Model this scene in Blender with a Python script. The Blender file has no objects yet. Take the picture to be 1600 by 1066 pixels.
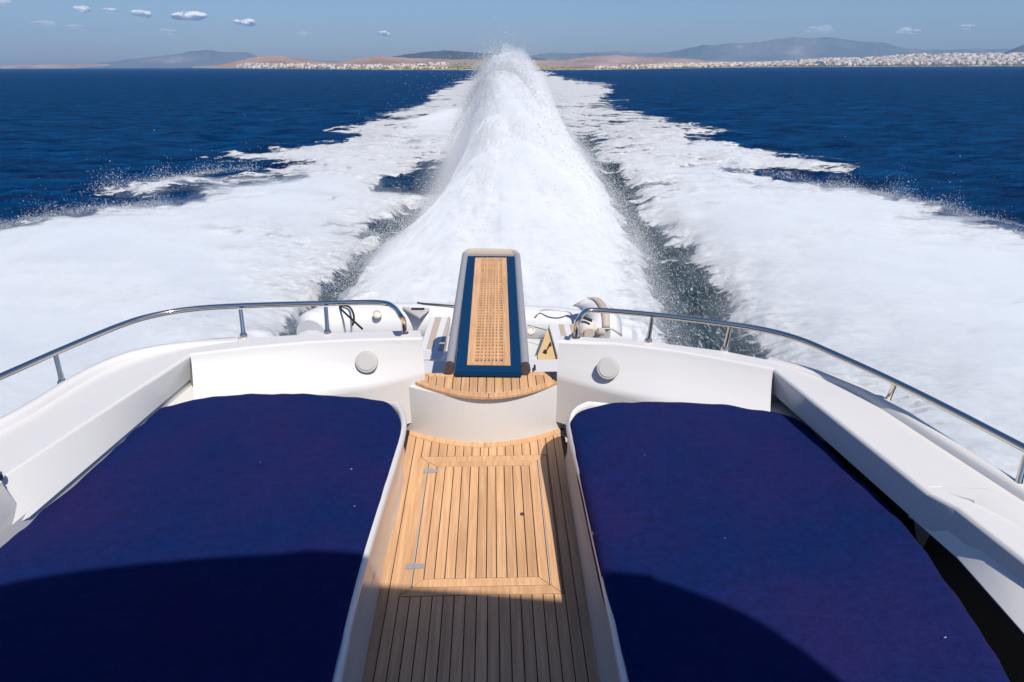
import bpy, bmesh, math, random
import numpy as np
from mathutils import Vector, Matrix, noise as mnoise
HAZE = 4.6e-5
random.seed(7); rng = np.random.default_rng(7)
SC = bpy.context.scene
COL = SC.collection
R_ = math.radians
# ------------------------------------------------------------------ camera
CAMH = 7.0                       # metres above the sea
FPX = 1067.0; HORY = 104.2; ROLL = math.atan((106.6-101.8)/1600.0)
PITCH = math.atan((533-HORY)/FPX)
CF = np.array([0, math.cos(PITCH), -math.sin(PITCH)])
_r = np.array([1.0, 0, 0]); _u = np.cross(_r, CF)
CR = _r*math.cos(ROLL)-_u*math.sin(ROLL); CU = np.cross(CR, CF)
CAM = np.array([0, 0, CAMH])
cd = bpy.data.cameras.new('camera'); cam = bpy.data.objects.new('camera', cd); COL.objects.link(cam)
cd.sensor_width = 36; cd.lens = 36*FPX/1600; cd.clip_start = 0.1; cd.clip_end = 60000
cam.matrix_world = Matrix(((CR[0], CU[0], -CF[0], 0), (CR[1], CU[1], -CF[1], 0), (CR[2], CU[2], -CF[2], CAMH), (0, 0, 0, 1)))
SC.camera = cam
# ------------------------------------------------------------------ light
SUN = np.array([0.27, -0.56, 0.79]); SUN /= np.linalg.norm(SUN)
SEL = math.asin(SUN[2]); SAZ = math.atan2(SUN[0], SUN[1])
w = bpy.data.worlds.new('World'); SC.world = w; w.use_nodes = True
wn = w.node_tree; wn.nodes.clear()
sky = wn.nodes.new('ShaderNodeTexSky'); sky.sky_type = 'NISHITA'; sky.sun_disc = False
sky.sun_elevation = SEL; sky.sun_rotation = SAZ; sky.air_density = 1.0; sky.dust_density = 1.0; sky.ozone_density = 2.5
hsv = wn.nodes.new('ShaderNodeHueSaturation'); hsv.inputs['Saturation'].default_value = 1.25
bg = wn.nodes.new('ShaderNodeBackground'); bg.inputs['Strength'].default_value = 0.08
wo = wn.nodes.new('ShaderNodeOutputWorld')
wn.links.new(sky.outputs[0], hsv.inputs['Color']); tint = wn.nodes.new('ShaderNodeMix'); tint.data_type = 'RGBA'; tint.blend_type = 'MULTIPLY'; tint.inputs[0].default_value = 1; tint.inputs[7].default_value = (.88, .95, 1.18, 1)
wn.links.new(hsv.outputs[0], tint.inputs[6]); wn.links.new(tint.outputs[2], bg.inputs[0]); wn.links.new(bg.outputs[0], wo.inputs[0])
ld = bpy.data.lights.new('sun', 'SUN'); ld.energy = 4.9; ld.angle = R_(0.5); ld.color = (1.0, 0.93, 0.84)
lo = bpy.data.objects.new('sun', ld); COL.objects.link(lo)
lo.rotation_euler = Vector(-SUN).to_track_quat('-Z', 'Y').to_euler()
SC.view_settings.view_transform = 'Standard'; SC.view_settings.look = 'None'
SC.view_settings.exposure = 0.1; SC.view_settings.gamma = 1.0
cy = SC.cycles
cy.use_denoising = True; cy.max_bounces = 8; cy.diffuse_bounces = 2; cy.transparent_max_bounces = 64; cy.volume_bounces = 8
# ------------------------------------------------------------------ frames
def ray(px, py):
    d = CF*FPX+CR*(px-800)-CU*(py-533); return d/np.linalg.norm(d)
H = 2.0; S = 1.4                 # boat units: eye 2 units above the flybridge deck, one unit is 1.4 m
BY = ray(768, 15); BX = np.cross(BY, [0, 0, 1.0]); BX /= np.linalg.norm(BX); BZ = np.cross(BX, BY)
BROT = np.array([BX, BY, BZ]).T
def P(px, py, z):                # point of the boat plane z seen at a pixel of the photograph
    d = ray(px, py) @ BROT; t = (z-H)/d[2]; return np.array([0, 0, H])+t*d
def PY(px, py, y):
    d = ray(px, py) @ BROT; return np.array([0, 0, H])+y/d[1]*d
def bworld(p): return CAM+BROT @ ((np.asarray(p, float)-[0, 0, H])*S)
def sea(px, py, z=0.0):
    d = ray(px, py); t = (z-CAMH)/d[2]; return CAM+t*d
def catmull(pts, n=6, closed=False):
    pts = [np.asarray(p, float) for p in pts]; out = []; N = len(pts)
    for i in range(N if closed else N-1):
        if closed: a, b, c, d = pts[(i-1) % N], pts[i], pts[(i+1) % N], pts[(i+2) % N]
        else: a, b, c, d = pts[max(i-1, 0)], pts[i], pts[i+1], pts[min(i+2, N-1)]
        for k in range(n):
            t = k/n; out.append(0.5*((2*b)+(c-a)*t+(2*a-5*b+4*c-d)*t*t+(3*b-a-3*c+d)*t**3))
    if not closed: out.append(pts[-1])
    return out
# ------------------------------------------------------------------ materials
def nmat(name):
    m = bpy.data.materials.new(name); m.use_nodes = True; nt = m.node_tree
    return m, nt, nt.nodes['Principled BSDF'], nt.nodes['Material Output']
def N(nt, t, **kw):
    n = nt.nodes.new(t)
    for k, v in kw.items():
        if k.startswith('i_'): n.inputs[k[2:].replace('_', ' ')].default_value = v
        else: setattr(n, k, v)
    return n
def plain(name, col, rough=0.5, metal=0.0, coat=0.0, var=0.04, scale=6, bump=0.0, bscale=80, spec=0.5):
    m, nt, b, o = nmat(name); L = nt.links.new
    tc = N(nt, 'ShaderNodeTexCoord'); no = N(nt, 'ShaderNodeTexNoise', i_Scale=scale, i_Detail=5.0)
    L(tc.outputs['Object'], no.inputs['Vector'])
    mx = N(nt, 'ShaderNodeMix', data_type='RGBA'); mx.inputs[6].default_value = (*[c*(1-var) for c in col], 1); mx.inputs[7].default_value = (*[min(1, c*(1+var)) for c in col], 1)
    L(no.outputs[0], mx.inputs[0]); L(mx.outputs[2], b.inputs['Base Color'])
    b.inputs['Roughness'].default_value = rough; b.inputs['Metallic'].default_value = metal
    b.inputs['Coat Weight'].default_value = coat; b.inputs['Specular IOR Level'].default_value = spec
    if bump:
        n2 = N(nt, 'ShaderNodeTexNoise', i_Scale=bscale, i_Detail=4.0); L(tc.outputs['Object'], n2.inputs['Vector'])
        bp = N(nt, 'ShaderNodeBump', i_Strength=bump, i_Distance=0.01); L(n2.outputs[0], bp.inputs['Height']); L(bp.outputs[0], b.inputs['Normal'])
    return m
GEL = plain('gelcoat', (0.60, 0.595, 0.585), 0.28, coat=0.3, var=0.025, scale=2.2, bump=0.02, bscale=3)
GEL2 = plain('gelcoat_moulding', (0.58, 0.575, 0.565), 0.35, var=0.03, scale=3)
STEEL = plain('polished_steel', (0.84, 0.72, 0.58), 0.06, metal=1.0, var=0.03)  # base colour warmed to carry the reflection of sunlit teak and gelcoat
ALU = plain('grey_aluminium', (0.34, 0.335, 0.35), 0.5, metal=0.2, var=0.05)
BRONZE = plain('brown_plastic', (0.06, 0.045, 0.04), 0.45)
BLUE = plain('blue_antislip', (0.0006, 0.032, 0.095), 0.85, var=0.12, scale=60, bump=0.25, bscale=400, spec=.15)
CAULK = plain('black_caulk', (0.012, 0.011, 0.011), 0.7)
DARK = plain('dark_gap', (0.02, 0.02, 0.022), 0.8)
CREAM = plain('cream_plastic', (0.60, 0.55, 0.48), 0.5)
TAN = plain('tan_liner', (0.60, 0.42, 0.20), 0.6, var=0.1)
STRIPE = plain('beige_stripe', (0.42, 0.36, 0.30), 0.7)
WHITEF = plain('white_vinyl', (0.62, 0.62, 0.62), 0.5, var=0.03, bump=0.1, bscale=20)
RUBBER = plain('hypalon_white', (0.60, 0.61, 0.62), 0.45, var=0.03)
CAP = plain('grey_white_cap', (0.40, 0.385, 0.375), 0.55, var=0.02)
ROPE = plain('black_rope', (0.01, 0.01, 0.012), 0.8)
SPK = plain('white_plastic', (0.47, 0.455, 0.44), 0.45, var=0.02)
def teak():
    m, nt, b, o = nmat('teak'); L = nt.links.new
    tc = N(nt, 'ShaderNodeTexCoord'); at = N(nt, 'ShaderNodeAttribute', attribute_name='rnd')
    mp = N(nt, 'ShaderNodeMapping'); mp.inputs['Scale'].default_value = (60, 2.2, 20); L(tc.outputs['Object'], mp.inputs[0])
    ad = N(nt, 'ShaderNodeVectorMath', operation='ADD'); L(mp.outputs[0], ad.inputs[0])
    cb = N(nt, 'ShaderNodeVectorMath', operation='SCALE'); cb.inputs['Scale'].default_value = 37.0
    L(at.outputs['Color'], cb.inputs[0]); L(cb.outputs[0], ad.inputs[1])
    n1 = N(nt, 'ShaderNodeTexNoise', i_Scale=1.0, i_Detail=6.0, i_Roughness=0.65); L(ad.outputs[0], n1.inputs['Vector'])
    n2 = N(nt, 'ShaderNodeTexNoise', i_Scale=3.0, i_Detail=3.0); L(tc.outputs['Object'], n2.inputs['Vector'])
    cr = N(nt, 'ShaderNodeValToRGB'); e = cr.color_ramp.elements
    e[0].position = 0.3; e[0].color = (0.45, 0.245, 0.118, 1); e[1].position = 0.72; e[1].color = (0.69, 0.425, 0.23, 1)
    L(n1.outputs[0], cr.inputs[0])
    hs = N(nt, 'ShaderNodeHueSaturation'); L(cr.outputs[0], hs.inputs['Color'])
    mr = N(nt, 'ShaderNodeMapRange'); mr.inputs['To Min'].default_value = 0.87; mr.inputs['To Max'].default_value = 1.10; L(at.outputs['Fac'], mr.inputs[0])
    m2 = N(nt, 'ShaderNodeMath', operation='MULTIPLY_ADD'); L(n2.outputs[0], m2.inputs[0]); m2.inputs[1].default_value = 0.25; m2.inputs[2].default_value = 0.875
    m3 = N(nt, 'ShaderNodeMath', operation='MULTIPLY'); L(mr.outputs[0], m3.inputs[0]); L(m2.outputs[0], m3.inputs[1])
    L(m3.outputs[0], hs.inputs['Value']); L(hs.outputs[0], b.inputs['Base Color'])
    b.inputs['Roughness'].default_value = 0.62
    bp = N(nt, 'ShaderNodeBump', i_Strength=0.15, i_Distance=0.003); L(n1.outputs[0], bp.inputs['Height']); L(bp.outputs[0], b.inputs['Normal'])
    return m
TEAK = teak()
def fabric():
    m, nt, b, o = nmat('navy_towelling'); L = nt.links.new
    tc = N(nt, 'ShaderNodeTexCoord')
    n1 = N(nt, 'ShaderNodeTexNoise', i_Scale=1.3, i_Detail=4.0); L(tc.outputs['Object'], n1.inputs['Vector'])
    n2 = N(nt, 'ShaderNodeTexNoise', i_Scale=26.0, i_Detail=9.0, i_Roughness=0.78); L(tc.outputs['Object'], n2.inputs['Vector'])
    mx = N(nt, 'ShaderNodeMix', data_type='RGBA'); mx.inputs[6].default_value = (0.0024, 0.0125, 0.074, 1); mx.inputs[7].default_value = (0.0125, 0.0110, 0.070, 1)
    cr = N(nt, 'ShaderNodeMapRange'); cr.inputs[1].default_value = 0.4; cr.inputs[2].default_value = 0.72; L(n1.outputs[0], cr.inputs[0]); L(cr.outputs[0], mx.inputs[0])
    hs = N(nt, 'ShaderNodeHueSaturation'); L(mx.outputs[2], hs.inputs['Color'])
    mr = N(nt, 'ShaderNodeMapRange'); mr.inputs['To Min'].default_value = 0.35; mr.inputs['To Max'].default_value = 1.65; L(n2.outputs[0], mr.inputs[0]); L(mr.outputs[0], hs.inputs['Value'])
    L(hs.outputs[0], b.inputs['Base Color']); b.inputs['Roughness'].default_value = 0.95; b.inputs['Specular IOR Level'].default_value = 0.08
    b.inputs['Sheen Weight'].default_value = 0.05; b.inputs['Sheen Tint'].default_value = (0.3, 0.15, 0.6, 1)
    n3 = N(nt, 'ShaderNodeTexNoise', i_Scale=160.0, i_Detail=3.0); L(tc.outputs['Object'], n3.inputs['Vector'])
    mp = N(nt, 'ShaderNodeMapping'); mp.inputs['Scale'].default_value = (2.5, 6, 3); mp.inputs['Rotation'].default_value = (0, 0, 0.5); L(tc.outputs['Object'], mp.inputs[0])
    n4 = N(nt, 'ShaderNodeTexNoise', i_Scale=1.2, i_Detail=3.0, i_Distortion=1.5); L(mp.outputs[0], n4.inputs['Vector'])
    b1 = N(nt, 'ShaderNodeBump', i_Strength=0.45, i_Distance=0.05); L(n4.outputs[0], b1.inputs['Height'])
    b2 = N(nt, 'ShaderNodeBump', i_Strength=0.8, i_Distance=0.004); L(n3.outputs[0], b2.inputs['Height']); L(b1.outputs[0], b2.inputs['Normal']); L(b2.outputs[0], b.inputs['Normal'])
    return m
NAVY = fabric()
# ------------------------------------------------------------------ mesh helpers
class MB:
    def __init__(s): s.v = []; s.f = []; s.r = []; s.m = []
    def add(s, verts, faces, rnd=None, mi=0):
        o = len(s.v); s.v += [tuple(map(float, p)) for p in verts]; r = random.random() if rnd is None else rnd
        for f in faces: s.f.append(tuple(o+i for i in f)); s.r.append(r); s.m.append(mi)
        return s
    def prism(s, poly, z0, z1, rnd=None, mi=0):
        n = len(poly); a = 0
        for i in range(n): a += poly[i][0]*poly[(i+1) % n][1]-poly[(i+1) % n][0]*poly[i][1]
        if a < 0: poly = poly[::-1]
        v = [(p[0], p[1], z0) for p in poly]+[(p[0], p[1], z1) for p in poly]
        f = [tuple(range(n-1, -1, -1)), tuple(range(n, 2*n))]+[(i, (i+1) % n, n+(i+1) % n, n+i) for i in range(n)]
        return s.add(v, f, rnd, mi)
    def box(s, c, d, mi=0, rnd=None):
        x, y, z = c; a, b_, c_ = d[0]/2, d[1]/2, d[2]/2
        return s.prism([(x-a, y-b_), (x+a, y-b_), (x+a, y+b_), (x-a, y+b_)], z-c_, z+c_, rnd, mi)
    def tube(s, pts, r, n=12, cap=True, mi=0, rnd=None):
        pts = [np.asarray(p, float) for p in pts]; m = len(pts)
        rr = r if hasattr(r, '__len__') else [r]*m
        t0 = pts[1]-pts[0]; t0 /= np.linalg.norm(t0)
        a = np.cross(t0, [0, 0, 1.0]); a = a if np.linalg.norm(a) > .05 else np.cross(t0, [0, 1.0, 0]); a /= np.linalg.norm(a)
        V = []; F = []
        for i in range(m):
            t = pts[min(i+1, m-1)]-pts[max(i-1, 0)]; t /= np.linalg.norm(t)
            a = a-t*(a@t); a /= np.linalg.norm(a); b_ = np.cross(t, a)
            for k in range(n):
                q = 2*math.pi*k/n; V.append(pts[i]+rr[i]*(a*math.cos(q)+b_*math.sin(q)))
        for i in range(m-1):
            for k in range(n): F.append((i*n+k, i*n+(k+1) % n, (i+1)*n+(k+1) % n, (i+1)*n+k))
        if cap: F += [tuple(range(n-1, -1, -1)), tuple(range((m-1)*n, m*n))]
        return s.add(V, F, rnd, mi)
    def loft(s, secs, closed=False, cap=False, mi=0, rnd=None):
        n = len(secs[0]); V = [p for sc in secs for p in sc]; F = []
        for i in range(len(secs)-1):
            for k in range(n if closed else n-1): F.append((i*n+k, i*n+(k+1) % n, (i+1)*n+(k+1) % n, (i+1)*n+k))
        if cap: F += [tuple(range(n-1, -1, -1)), tuple(range((len(secs)-1)*n, len(secs)*n))]
        return s.add(V, F, rnd, mi)
    def disc(s, c, ax, prof, n=32, mi=0):     # prof: (radius, offset along ax)
        ax = np.asarray(ax, float)/np.linalg.norm(ax); a = np.cross(ax, [0, 0, 1.0]); a = a if np.linalg.norm(a) > .05 else np.array([1.0, 0, 0]); a /= np.linalg.norm(a); b_ = np.cross(ax, a)
        secs = [[np.asarray(c)+ax*o+r*(a*math.cos(2*math.pi*k/n)+b_*math.sin(2*math.pi*k/n)) for k in range(n)] for r, o in prof]
        return s.loft(secs, closed=True, cap=True, mi=mi)
def mkmesh(name, mb, mats, smooth=35, fix=True):
    me = bpy.data.meshes.new(name); me.from_pydata(mb.v, [], mb.f)
    for m in (mats if isinstance(mats, (list, tuple)) else [mats]): me.materials.append(m)
    me.polygons.foreach_set('material_index', mb.m)
    if any(r != 0 for r in mb.r):
        at = me.attributes.new('rnd', 'FLOAT', 'FACE'); at.data.foreach_set('value', mb.r)
    if fix:
        bm = bmesh.new(); bm.from_mesh(me); bmesh.ops.recalc_face_normals(bm, faces=bm.faces); bm.to_mesh(me); bm.free()
    if smooth:
        me.shade_smooth(); me.set_sharp_from_angle(angle=R_(smooth))
    me.update(); return me
def tag(o, label=None, cat=None, group=None, kind=None):
    if label: o['label'] = label
    if cat: o['category'] = cat
    if group: o['group'] = group
    if kind: o['kind'] = kind
    return o
def broot(name, base):           # an Empty in the boat's frame; its children's coordinates are boat units about base
    o = bpy.data.objects.new(name, None); COL.objects.link(o)
    m = Matrix(BROT.tolist()).to_4x4(); m.translation = Vector(bworld(base)); o.matrix_world = m; o['_b'] = [float(x) for x in base]
    return o
BASES = {}
def bpart(name, mb, mats, parent, smooth=35, bevel=0, seg=2, label=None):
    root = parent
    while root.parent: root = root.parent
    base = np.array(BASES[root.name])
    mb.v = [tuple((np.array(p)-base)*S) for p in mb.v]
    o = bpy.data.objects.new(name, mkmesh(name, mb, mats, smooth)); COL.objects.link(o); o.parent = parent
    if bevel:
        bv = o.modifiers.new('bevel', 'BEVEL'); bv.width = bevel*S; bv.segments = seg; bv.limit_method = 'ANGLE'; bv.angle_limit = R_(40); bv.harden_normals = False
        if bevel >= .004 and smooth: wn_ = o.modifiers.new('weighted', 'WEIGHTED_NORMAL'); wn_.keep_sharp = True; wn_.weight = 80
    if label: o['label'] = label
    return o
def bthing(name, base, label, cat, group=None):
    o = bpy.data.objects.new(name, None); COL.objects.link(o)
    m = Matrix(BROT.tolist()).to_4x4(); m.translation = Vector(bworld(base)); o.matrix_world = m
    BASES[o.name] = tuple(base); return tag(o, label, cat, group)
# ------------------------------------------------------------------ YACHT
yacht = bthing('yacht', (-0.06, 0, -3.0), 'white motor yacht seen from its flybridge, teak deck, steel rails and wash streaming behind', 'yacht')
XC = -0.06
def curve(x): return 2.93+0.14*((x-XC)/0.42)**2
DXL, DXR = -0.462, 0.335
ZS = 0.28
# deck planking
PWD = 0.0415; GAP = 0.0035
hx0, hx1, hy0, hy1 = -0.383, 0.245, 1.915, 2.815
base = MB(); base.prism([(DXL-.02, -1.5), (DXR+.02, -1.5), (DXR+.02, 3.3), (DXL-.02, 3.3)], -0.05, -0.006)
bpart('deck_caulking', base, CAULK, yacht, 0)
mb = MB()
def strip(mb, x0, x1, f0, f1, zt, seams=()):
    g = GAP/2; a, b_ = x0+g, x1-g
    mb.prism([(a, f0(a)+g), (b_, f0(b_)+g), (b_, f1(b_)-g), (a, f1(a)-g)], zt-0.012, zt)
xs = [DXL]
n = round((DXR-DXL)/PWD); xs = [DXL+(DXR-DXL)*i/n for i in range(n+1)]
cv = lambda x: curve(x)-0.042
for i in range(n):
    a, b_ = xs[i], xs[i+1]; mid = (a+b_)/2
    if a >= hx0-0.012 and b_ <= hx1+0.012 or (hx0 < mid < hx1):
        aa, bb = max(a, hx0), min(b_, hx1)
        if a < hx0-0.004: strip(mb, a, hx0, lambda x: hy0, lambda x: hy1, 0)
        if b_ > hx1+0.004: strip(mb, hx1, b_, lambda x: hy0, lambda x: hy1, 0)
        strip(mb, a, b_, lambda x: -1.5, lambda x: hy0, 0); strip(mb, a, b_, lambda x: hy1, cv, 0)
    else: strip(mb, a, b_, lambda x: -1.5, cv, 0)
# margin board along the riser
M_ = [DXL+(DXR-DXL)*i/24 for i in range(25)]
for seg_ in (M_[:13], M_[12:]):
    r = random.random()
    for i in range(len(seg_)-1):
        a, b_ = seg_[i], seg_[i+1]; e = 0.0021 if a == XC or i == 0 else 0
        mb.prism([(a+e, curve(a)-0.040), (b_, curve(b_)-0.040), (b_, curve(b_)+0.01), (a+e, curve(a)+0.01)], -0.012, 0, r)
bpart('teak_deck', mb, TEAK, yacht, 0, bevel=0.0012, seg=1)
# hatch
mb = MB(); B1 = 0.043
def ring(mb, x0, x1, y0, y1, w_, zt):
    g = GAP/2
    o = [(x0+g, y0+g), (x1-g, y0+g), (x1-g, y1-g), (x0+g, y1-g)]; i_ = [(x0+w_-g, y0+w_-g), (x1-w_+g, y0+w_-g), (x1-w_+g, y1-w_+g), (x0+w_-g, y1-w_+g)]
    e = 0.0016
    for k in range(4):
        k2 = (k+1) % 4; t = np.array(o[k2])-np.array(o[k]); t = t/np.linalg.norm(t)*e
        mb.prism([tuple(np.array(o[k])+t), tuple(np.array(o[k2])-t), tuple(np.array(i_[k2])-t), tuple(np.array(i_[k])+t)], zt-0.012, zt)
ring(mb, hx0, hx1, hy0, hy1, B1, 0)
hf = bpart('hatch_frame', mb, TEAK, yacht, 0, bevel=0.0012, seg=1)
mb = MB(); lx0, lx1, ly0, ly1 = hx0+B1+.004, hx1-B1-.004, hy0+B1, hy1-B1
ring(mb, lx0, lx1, ly0, ly1, B1, 0.0015)
ix0, ix1 = lx0+B1, lx1-B1; n = 11
for i in range(n):
    strip(mb, ix0+(ix1-ix0)*i/n, ix0+(ix1-ix0)*(i+1)/n, lambda x: ly0+B1, lambda x: ly1-B1, 0.0015)
lid = bpart('hatch_lid', mb, TEAK, yacht, 0, bevel=0.0012, seg=1)
for x in (lx0-.003, lx1+.003):
    mb = MB(); mb.box((x, (ly0+ly1)/2, -0.001), (0.0035, ly1-ly0, 0.008)); bpart('edge_trim', mb, SPK, lid, 0)
for py_, px_ in ((737, 673), (886, 648)):
    c = P(px_, py_, 0); mb = MB()
    mb.box((c[0]-.018, c[1], .004), (.030, .026, .004)); mb.box((c[0]+.020, c[1]-.001, .0045), (.034, .022, .0045)); mb.tube([(c[0], c[1]-.014, .006), (c[0], c[1]+.014, .006)], .0045, 8)
    for sx in (-.026, -.012, .014, .028): mb.disc((c[0]+sx, c[1], .0065), (0, 0, 1), [(.0035, 0), (.003, .001)], 8)
    bpart('hinge', mb, ALU, lid, 30)
c = P(816, 804, 0); mb = MB(); mb.disc((c[0], c[1], .0016), (0, 0, 1), [(.0105, 0), (.0105, .0015), (.0075, .0017), (.007, .0005)], 20); 
bpart('finger_ring', mb, BRONZE, lid, 30)
# step riser and tread
mb = MB(); secs = []
XS = np.linspace(DXL-0.05, DXR+0.07, 33)
mb.loft([[(x, curve(x), -0.01), (x, curve(x), ZS-0.02), (x, curve(x)+.002, ZS-0.012), (x, P(765, 583, ZS)[1]+.01, ZS-0.012), (x, P(765, 583, ZS)[1]+.01, -.4)] for x in XS])
bpart('step_riser', mb, GEL, yacht, 40)
yb = P(765, 583, ZS)[1]
tl, tr = P(646, 592, ZS), P(882, 597, ZS)
def cv2(x): return P(765, 621, ZS)[1]+((tl[1]+tr[1])/2-P(765, 621, ZS)[1])*((x-(tl[0]+tr[0])/2)/((tr[0]-tl[0])/2))**2
mb = MB(); wl, wr = -0.385, 0.325
XT = np.linspace(tl[0], tr[0], 33); mw = 0.036
r1, r2 = .4, .6
for i in range(32):
    a, b_ = XT[i], XT[i+1]; e = .002 if i == 16 else 0
    fa = lambda x: min(cv2(x)+mw, (3.10 if x < wl or x > wr else 9))
    mb.prism([(a+e, cv2(a)-.004), (b_, cv2(b_)-.004), (b_, max(cv2(b_)-.002, fa(b_))), (a+e, max(cv2(a)-.002, fa(a)))], ZS-.010, ZS+.006, r1 if i < 16 else r2)
n = 15; px0, px1 = wl+.035, wr-.035
for i in range(n):
    a, b_ = px0+(px1-px0)*i/n, px0+(px1-px0)*(i+1)/n
    strip(mb, a, b_, lambda x: cv2(x)+mw+.001, lambda x: yb-.035, ZS+.005)
for x0, x1 in ((wl, px0), (px1, wr)):
    q = (x0+x1)/2; mb.prism([(x0+.002, cv2(x0)+mw+.003), (x1-.002, cv2(x1)+mw+.003), (x1-.002, yb-.037), (x0+.002, yb-.004)] if x0 == wl else [(x0+.002, cv2(x0)+mw+.003), (x1-.002, cv2(x1)+mw+.003), (x1-.002, yb-.004), (x0+.002, yb-.037)], ZS-.007, ZS+.005)
mb.prism([(wl+.004, yb-.001), (wr-.004, yb-.001), (px1-.001, yb-.033), (px0+.001, yb-.033)], ZS-.007, ZS+.005)
tread = bpart('step_tread', mb, TEAK, yacht, 0, bevel=0.0012, seg=1)
mb = MB(); mb.prism([(wl, 3.05), (wr, 3.05), (wr, yb+.002), (wl, yb+.002)]+[], ZS-.012, ZS-.002)
bpart('tread_caulking', mb, CAULK, tread, 0)
# coaming walls round the sunpads, with rolled lip
def coaming(sgn, lip, foot):
    path = [P(a, b_, .335)[:2] for a, b_ in lip]; path = [path[0]+np.array([0, -2.2]), path[0]+np.array([0, -1.0])]+path
    path = catmull(path, 6); secs = []
    for i, p in enumerate(path):
        t = path[min(i+1, len(path)-1)]-path[max(i-1, 0)]; t = t/np.linalg.norm(t); nrm = np.array([t[1], -t[0]])*(-sgn)
        g = lambda o, z: (p[0]+nrm[0]*o, p[1]+nrm[1]*o, z+(dz if z > .2 else 0))
        fx = foot if (p[1] < 2.97) else None; dz = -.07*max(0, (i-(len(path)-12))/11)
        b0 = (foot, p[1], -.02) if fx is not None and abs(p[0]-foot) < .12 else g(0.0, -.02)
        b1 = (b0[0]*.6+p[0]*.4, b0[1]*.6+p[1]*.4, .15)
        secs.append([b0, b1, g(-.006, .285), g(-.001, .298), g(.001, .316), g(-.004, .330), g(-.014, .336), g(-.024, .332), g(-.031, .320), g(-.033, .26), g(-.033, 0)])
    return bpart('sunpad_coaming', MB().loft(secs), GEL, yacht, 50)
coaming(-1, [(530, 1066), (548, 975), (570, 884), (591, 812), (610, 750), (626, 698), (634, 665), (634, 647), (626, 630), (606, 618), (570, 610)], DXL+.004)
coaming(1, [(972, 1066), (943, 916), (922, 820), (909, 758), (894, 700), (886, 668), (886, 652), (893, 638), (912, 627), (945, 619), (985, 615)], DXR-.004)
# transom wall + side decks
ZW = 0.52
def lineZ(pts, z): return [P(a, b_, z) for a, b_ in pts]
def ext(p, q, k):                 # carry the line p->q on by k
    return q+(q-p)/np.linalg.norm(q-p)*k
def lerpn(a, b_, n): return [a+(b_-a)*k/n for k in range(n+1)]
li = lineZ([(660, 529), (570, 531), (480, 535), (390, 543)], ZW)+lerpn(P(297, 554, ZW), P(8, 745, ZW), 6)
lo_ = lineZ([(655, 515), (570, 517), (500, 520), (400, 526), (300, 534), (250, 543), (200, 556), (150, 574), (94, 609), (36, 650), (0, 668)], ZW)
ri = lineZ([(872, 533), (960, 537), (1050, 548), (1130, 562)], ZW)+lerpn(P(1208, 577, ZW), P(1450, 770, ZW), 6)
ro = lineZ([(873, 523), (960, 528), (1050, 537), (1130, 547), (1240, 569), (1290, 584), (1330, 601), (1370, 628), (1400, 646), (1500, 712), (1600, 775)], ZW)
lpb = lerpn(P(297, 593, .385), P(46, 808, .385), 6); rpb = lerpn(P(1203, 611, .385), P(1434, 817, .385), 6)
def bulwark(inn, out, sgn, pb):
    inn = list(inn); out = list(out); pb = list(pb)
    inn.append(inn[-1]+np.array([sgn*.050, -.08, 0])); pb.append(pb[-1]+np.array([sgn*.050, -.08, 0])); out.append(ext(out[-2], out[-1], .05))
    dd = (inn[-3]-inn[-4]); dd /= np.linalg.norm(dd)
    inn.append(inn[-1]+dd*1.8); pb.append(pb[-1]+dd*1.8); out.append(ext(out[-2], out[-1], 1.6))
    secs = []
    for k, (a, b_) in enumerate(zip(inn, out)):
        d = (b_-a)/np.linalg.norm(b_-a)
        o2 = b_+d*.012; o3 = b_+d*.03
        top_ = [(a[0], a[1], ZW-.012), tuple(a+d*.010), tuple(b_-d*.012), (b_[0], b_[1], ZW-.006), (o2[0], o2[1], ZW-.03), (o3[0], o3[1], .2), (o3[0]-d[0]*.12, o3[1]-d[1]*.12, -.15)]
        if k <= 4:
            f = [.0, .8, 1, 1, 1][k]; n_ = np.array([0.0, -1, 0]) if k < 3 else np.array([-sgn*.25, -1, 0])
            q = lambda o, z: tuple(np.array([a[0], a[1], z])+n_*o*f)
            wallb = [q(.17, .05), q(.17, .30), q(.145, .335), q(.09, .38), q(.045, .43), q(.012, .48)]
            secs.append((wallb+top_, None))
        if k >= 4:
            c_ = pb[k-4]; m1 = (c_[0], c_[1], .385); secs.append((None, [m1]+[tuple(np.array(m1)*(1-t)+np.array([a[0], a[1], ZW-.012])*t) for t in (.5,)]+top_))
    return secs
for inn, out, sgn, pb in ((li, lo_, -1, lpb), (ri, ro, 1, rpb)):
    secs = bulwark(inn, out, sgn, pb)
    ws = [w_ for w_, _ in secs if w_]; ss = [q_ for _, q_ in secs if q_]
    wall = MB().loft(ws); wall.add(ws[0], [tuple(range(len(ws[0])))]); wall.add(ws[-1], [tuple(range(len(ws[-1])))])
    bpart('transom_wall', wall, GEL, yacht, 30, bevel=0.005, seg=3)
    side = MB().loft(ss); side.add(ss[0], [tuple(range(len(ss[0])))]); side.add(ss[-1], [tuple(range(len(ss[-1])))])
    bpart('side_deck', side, GEL, yacht, 30, bevel=0.005, seg=3)
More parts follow.
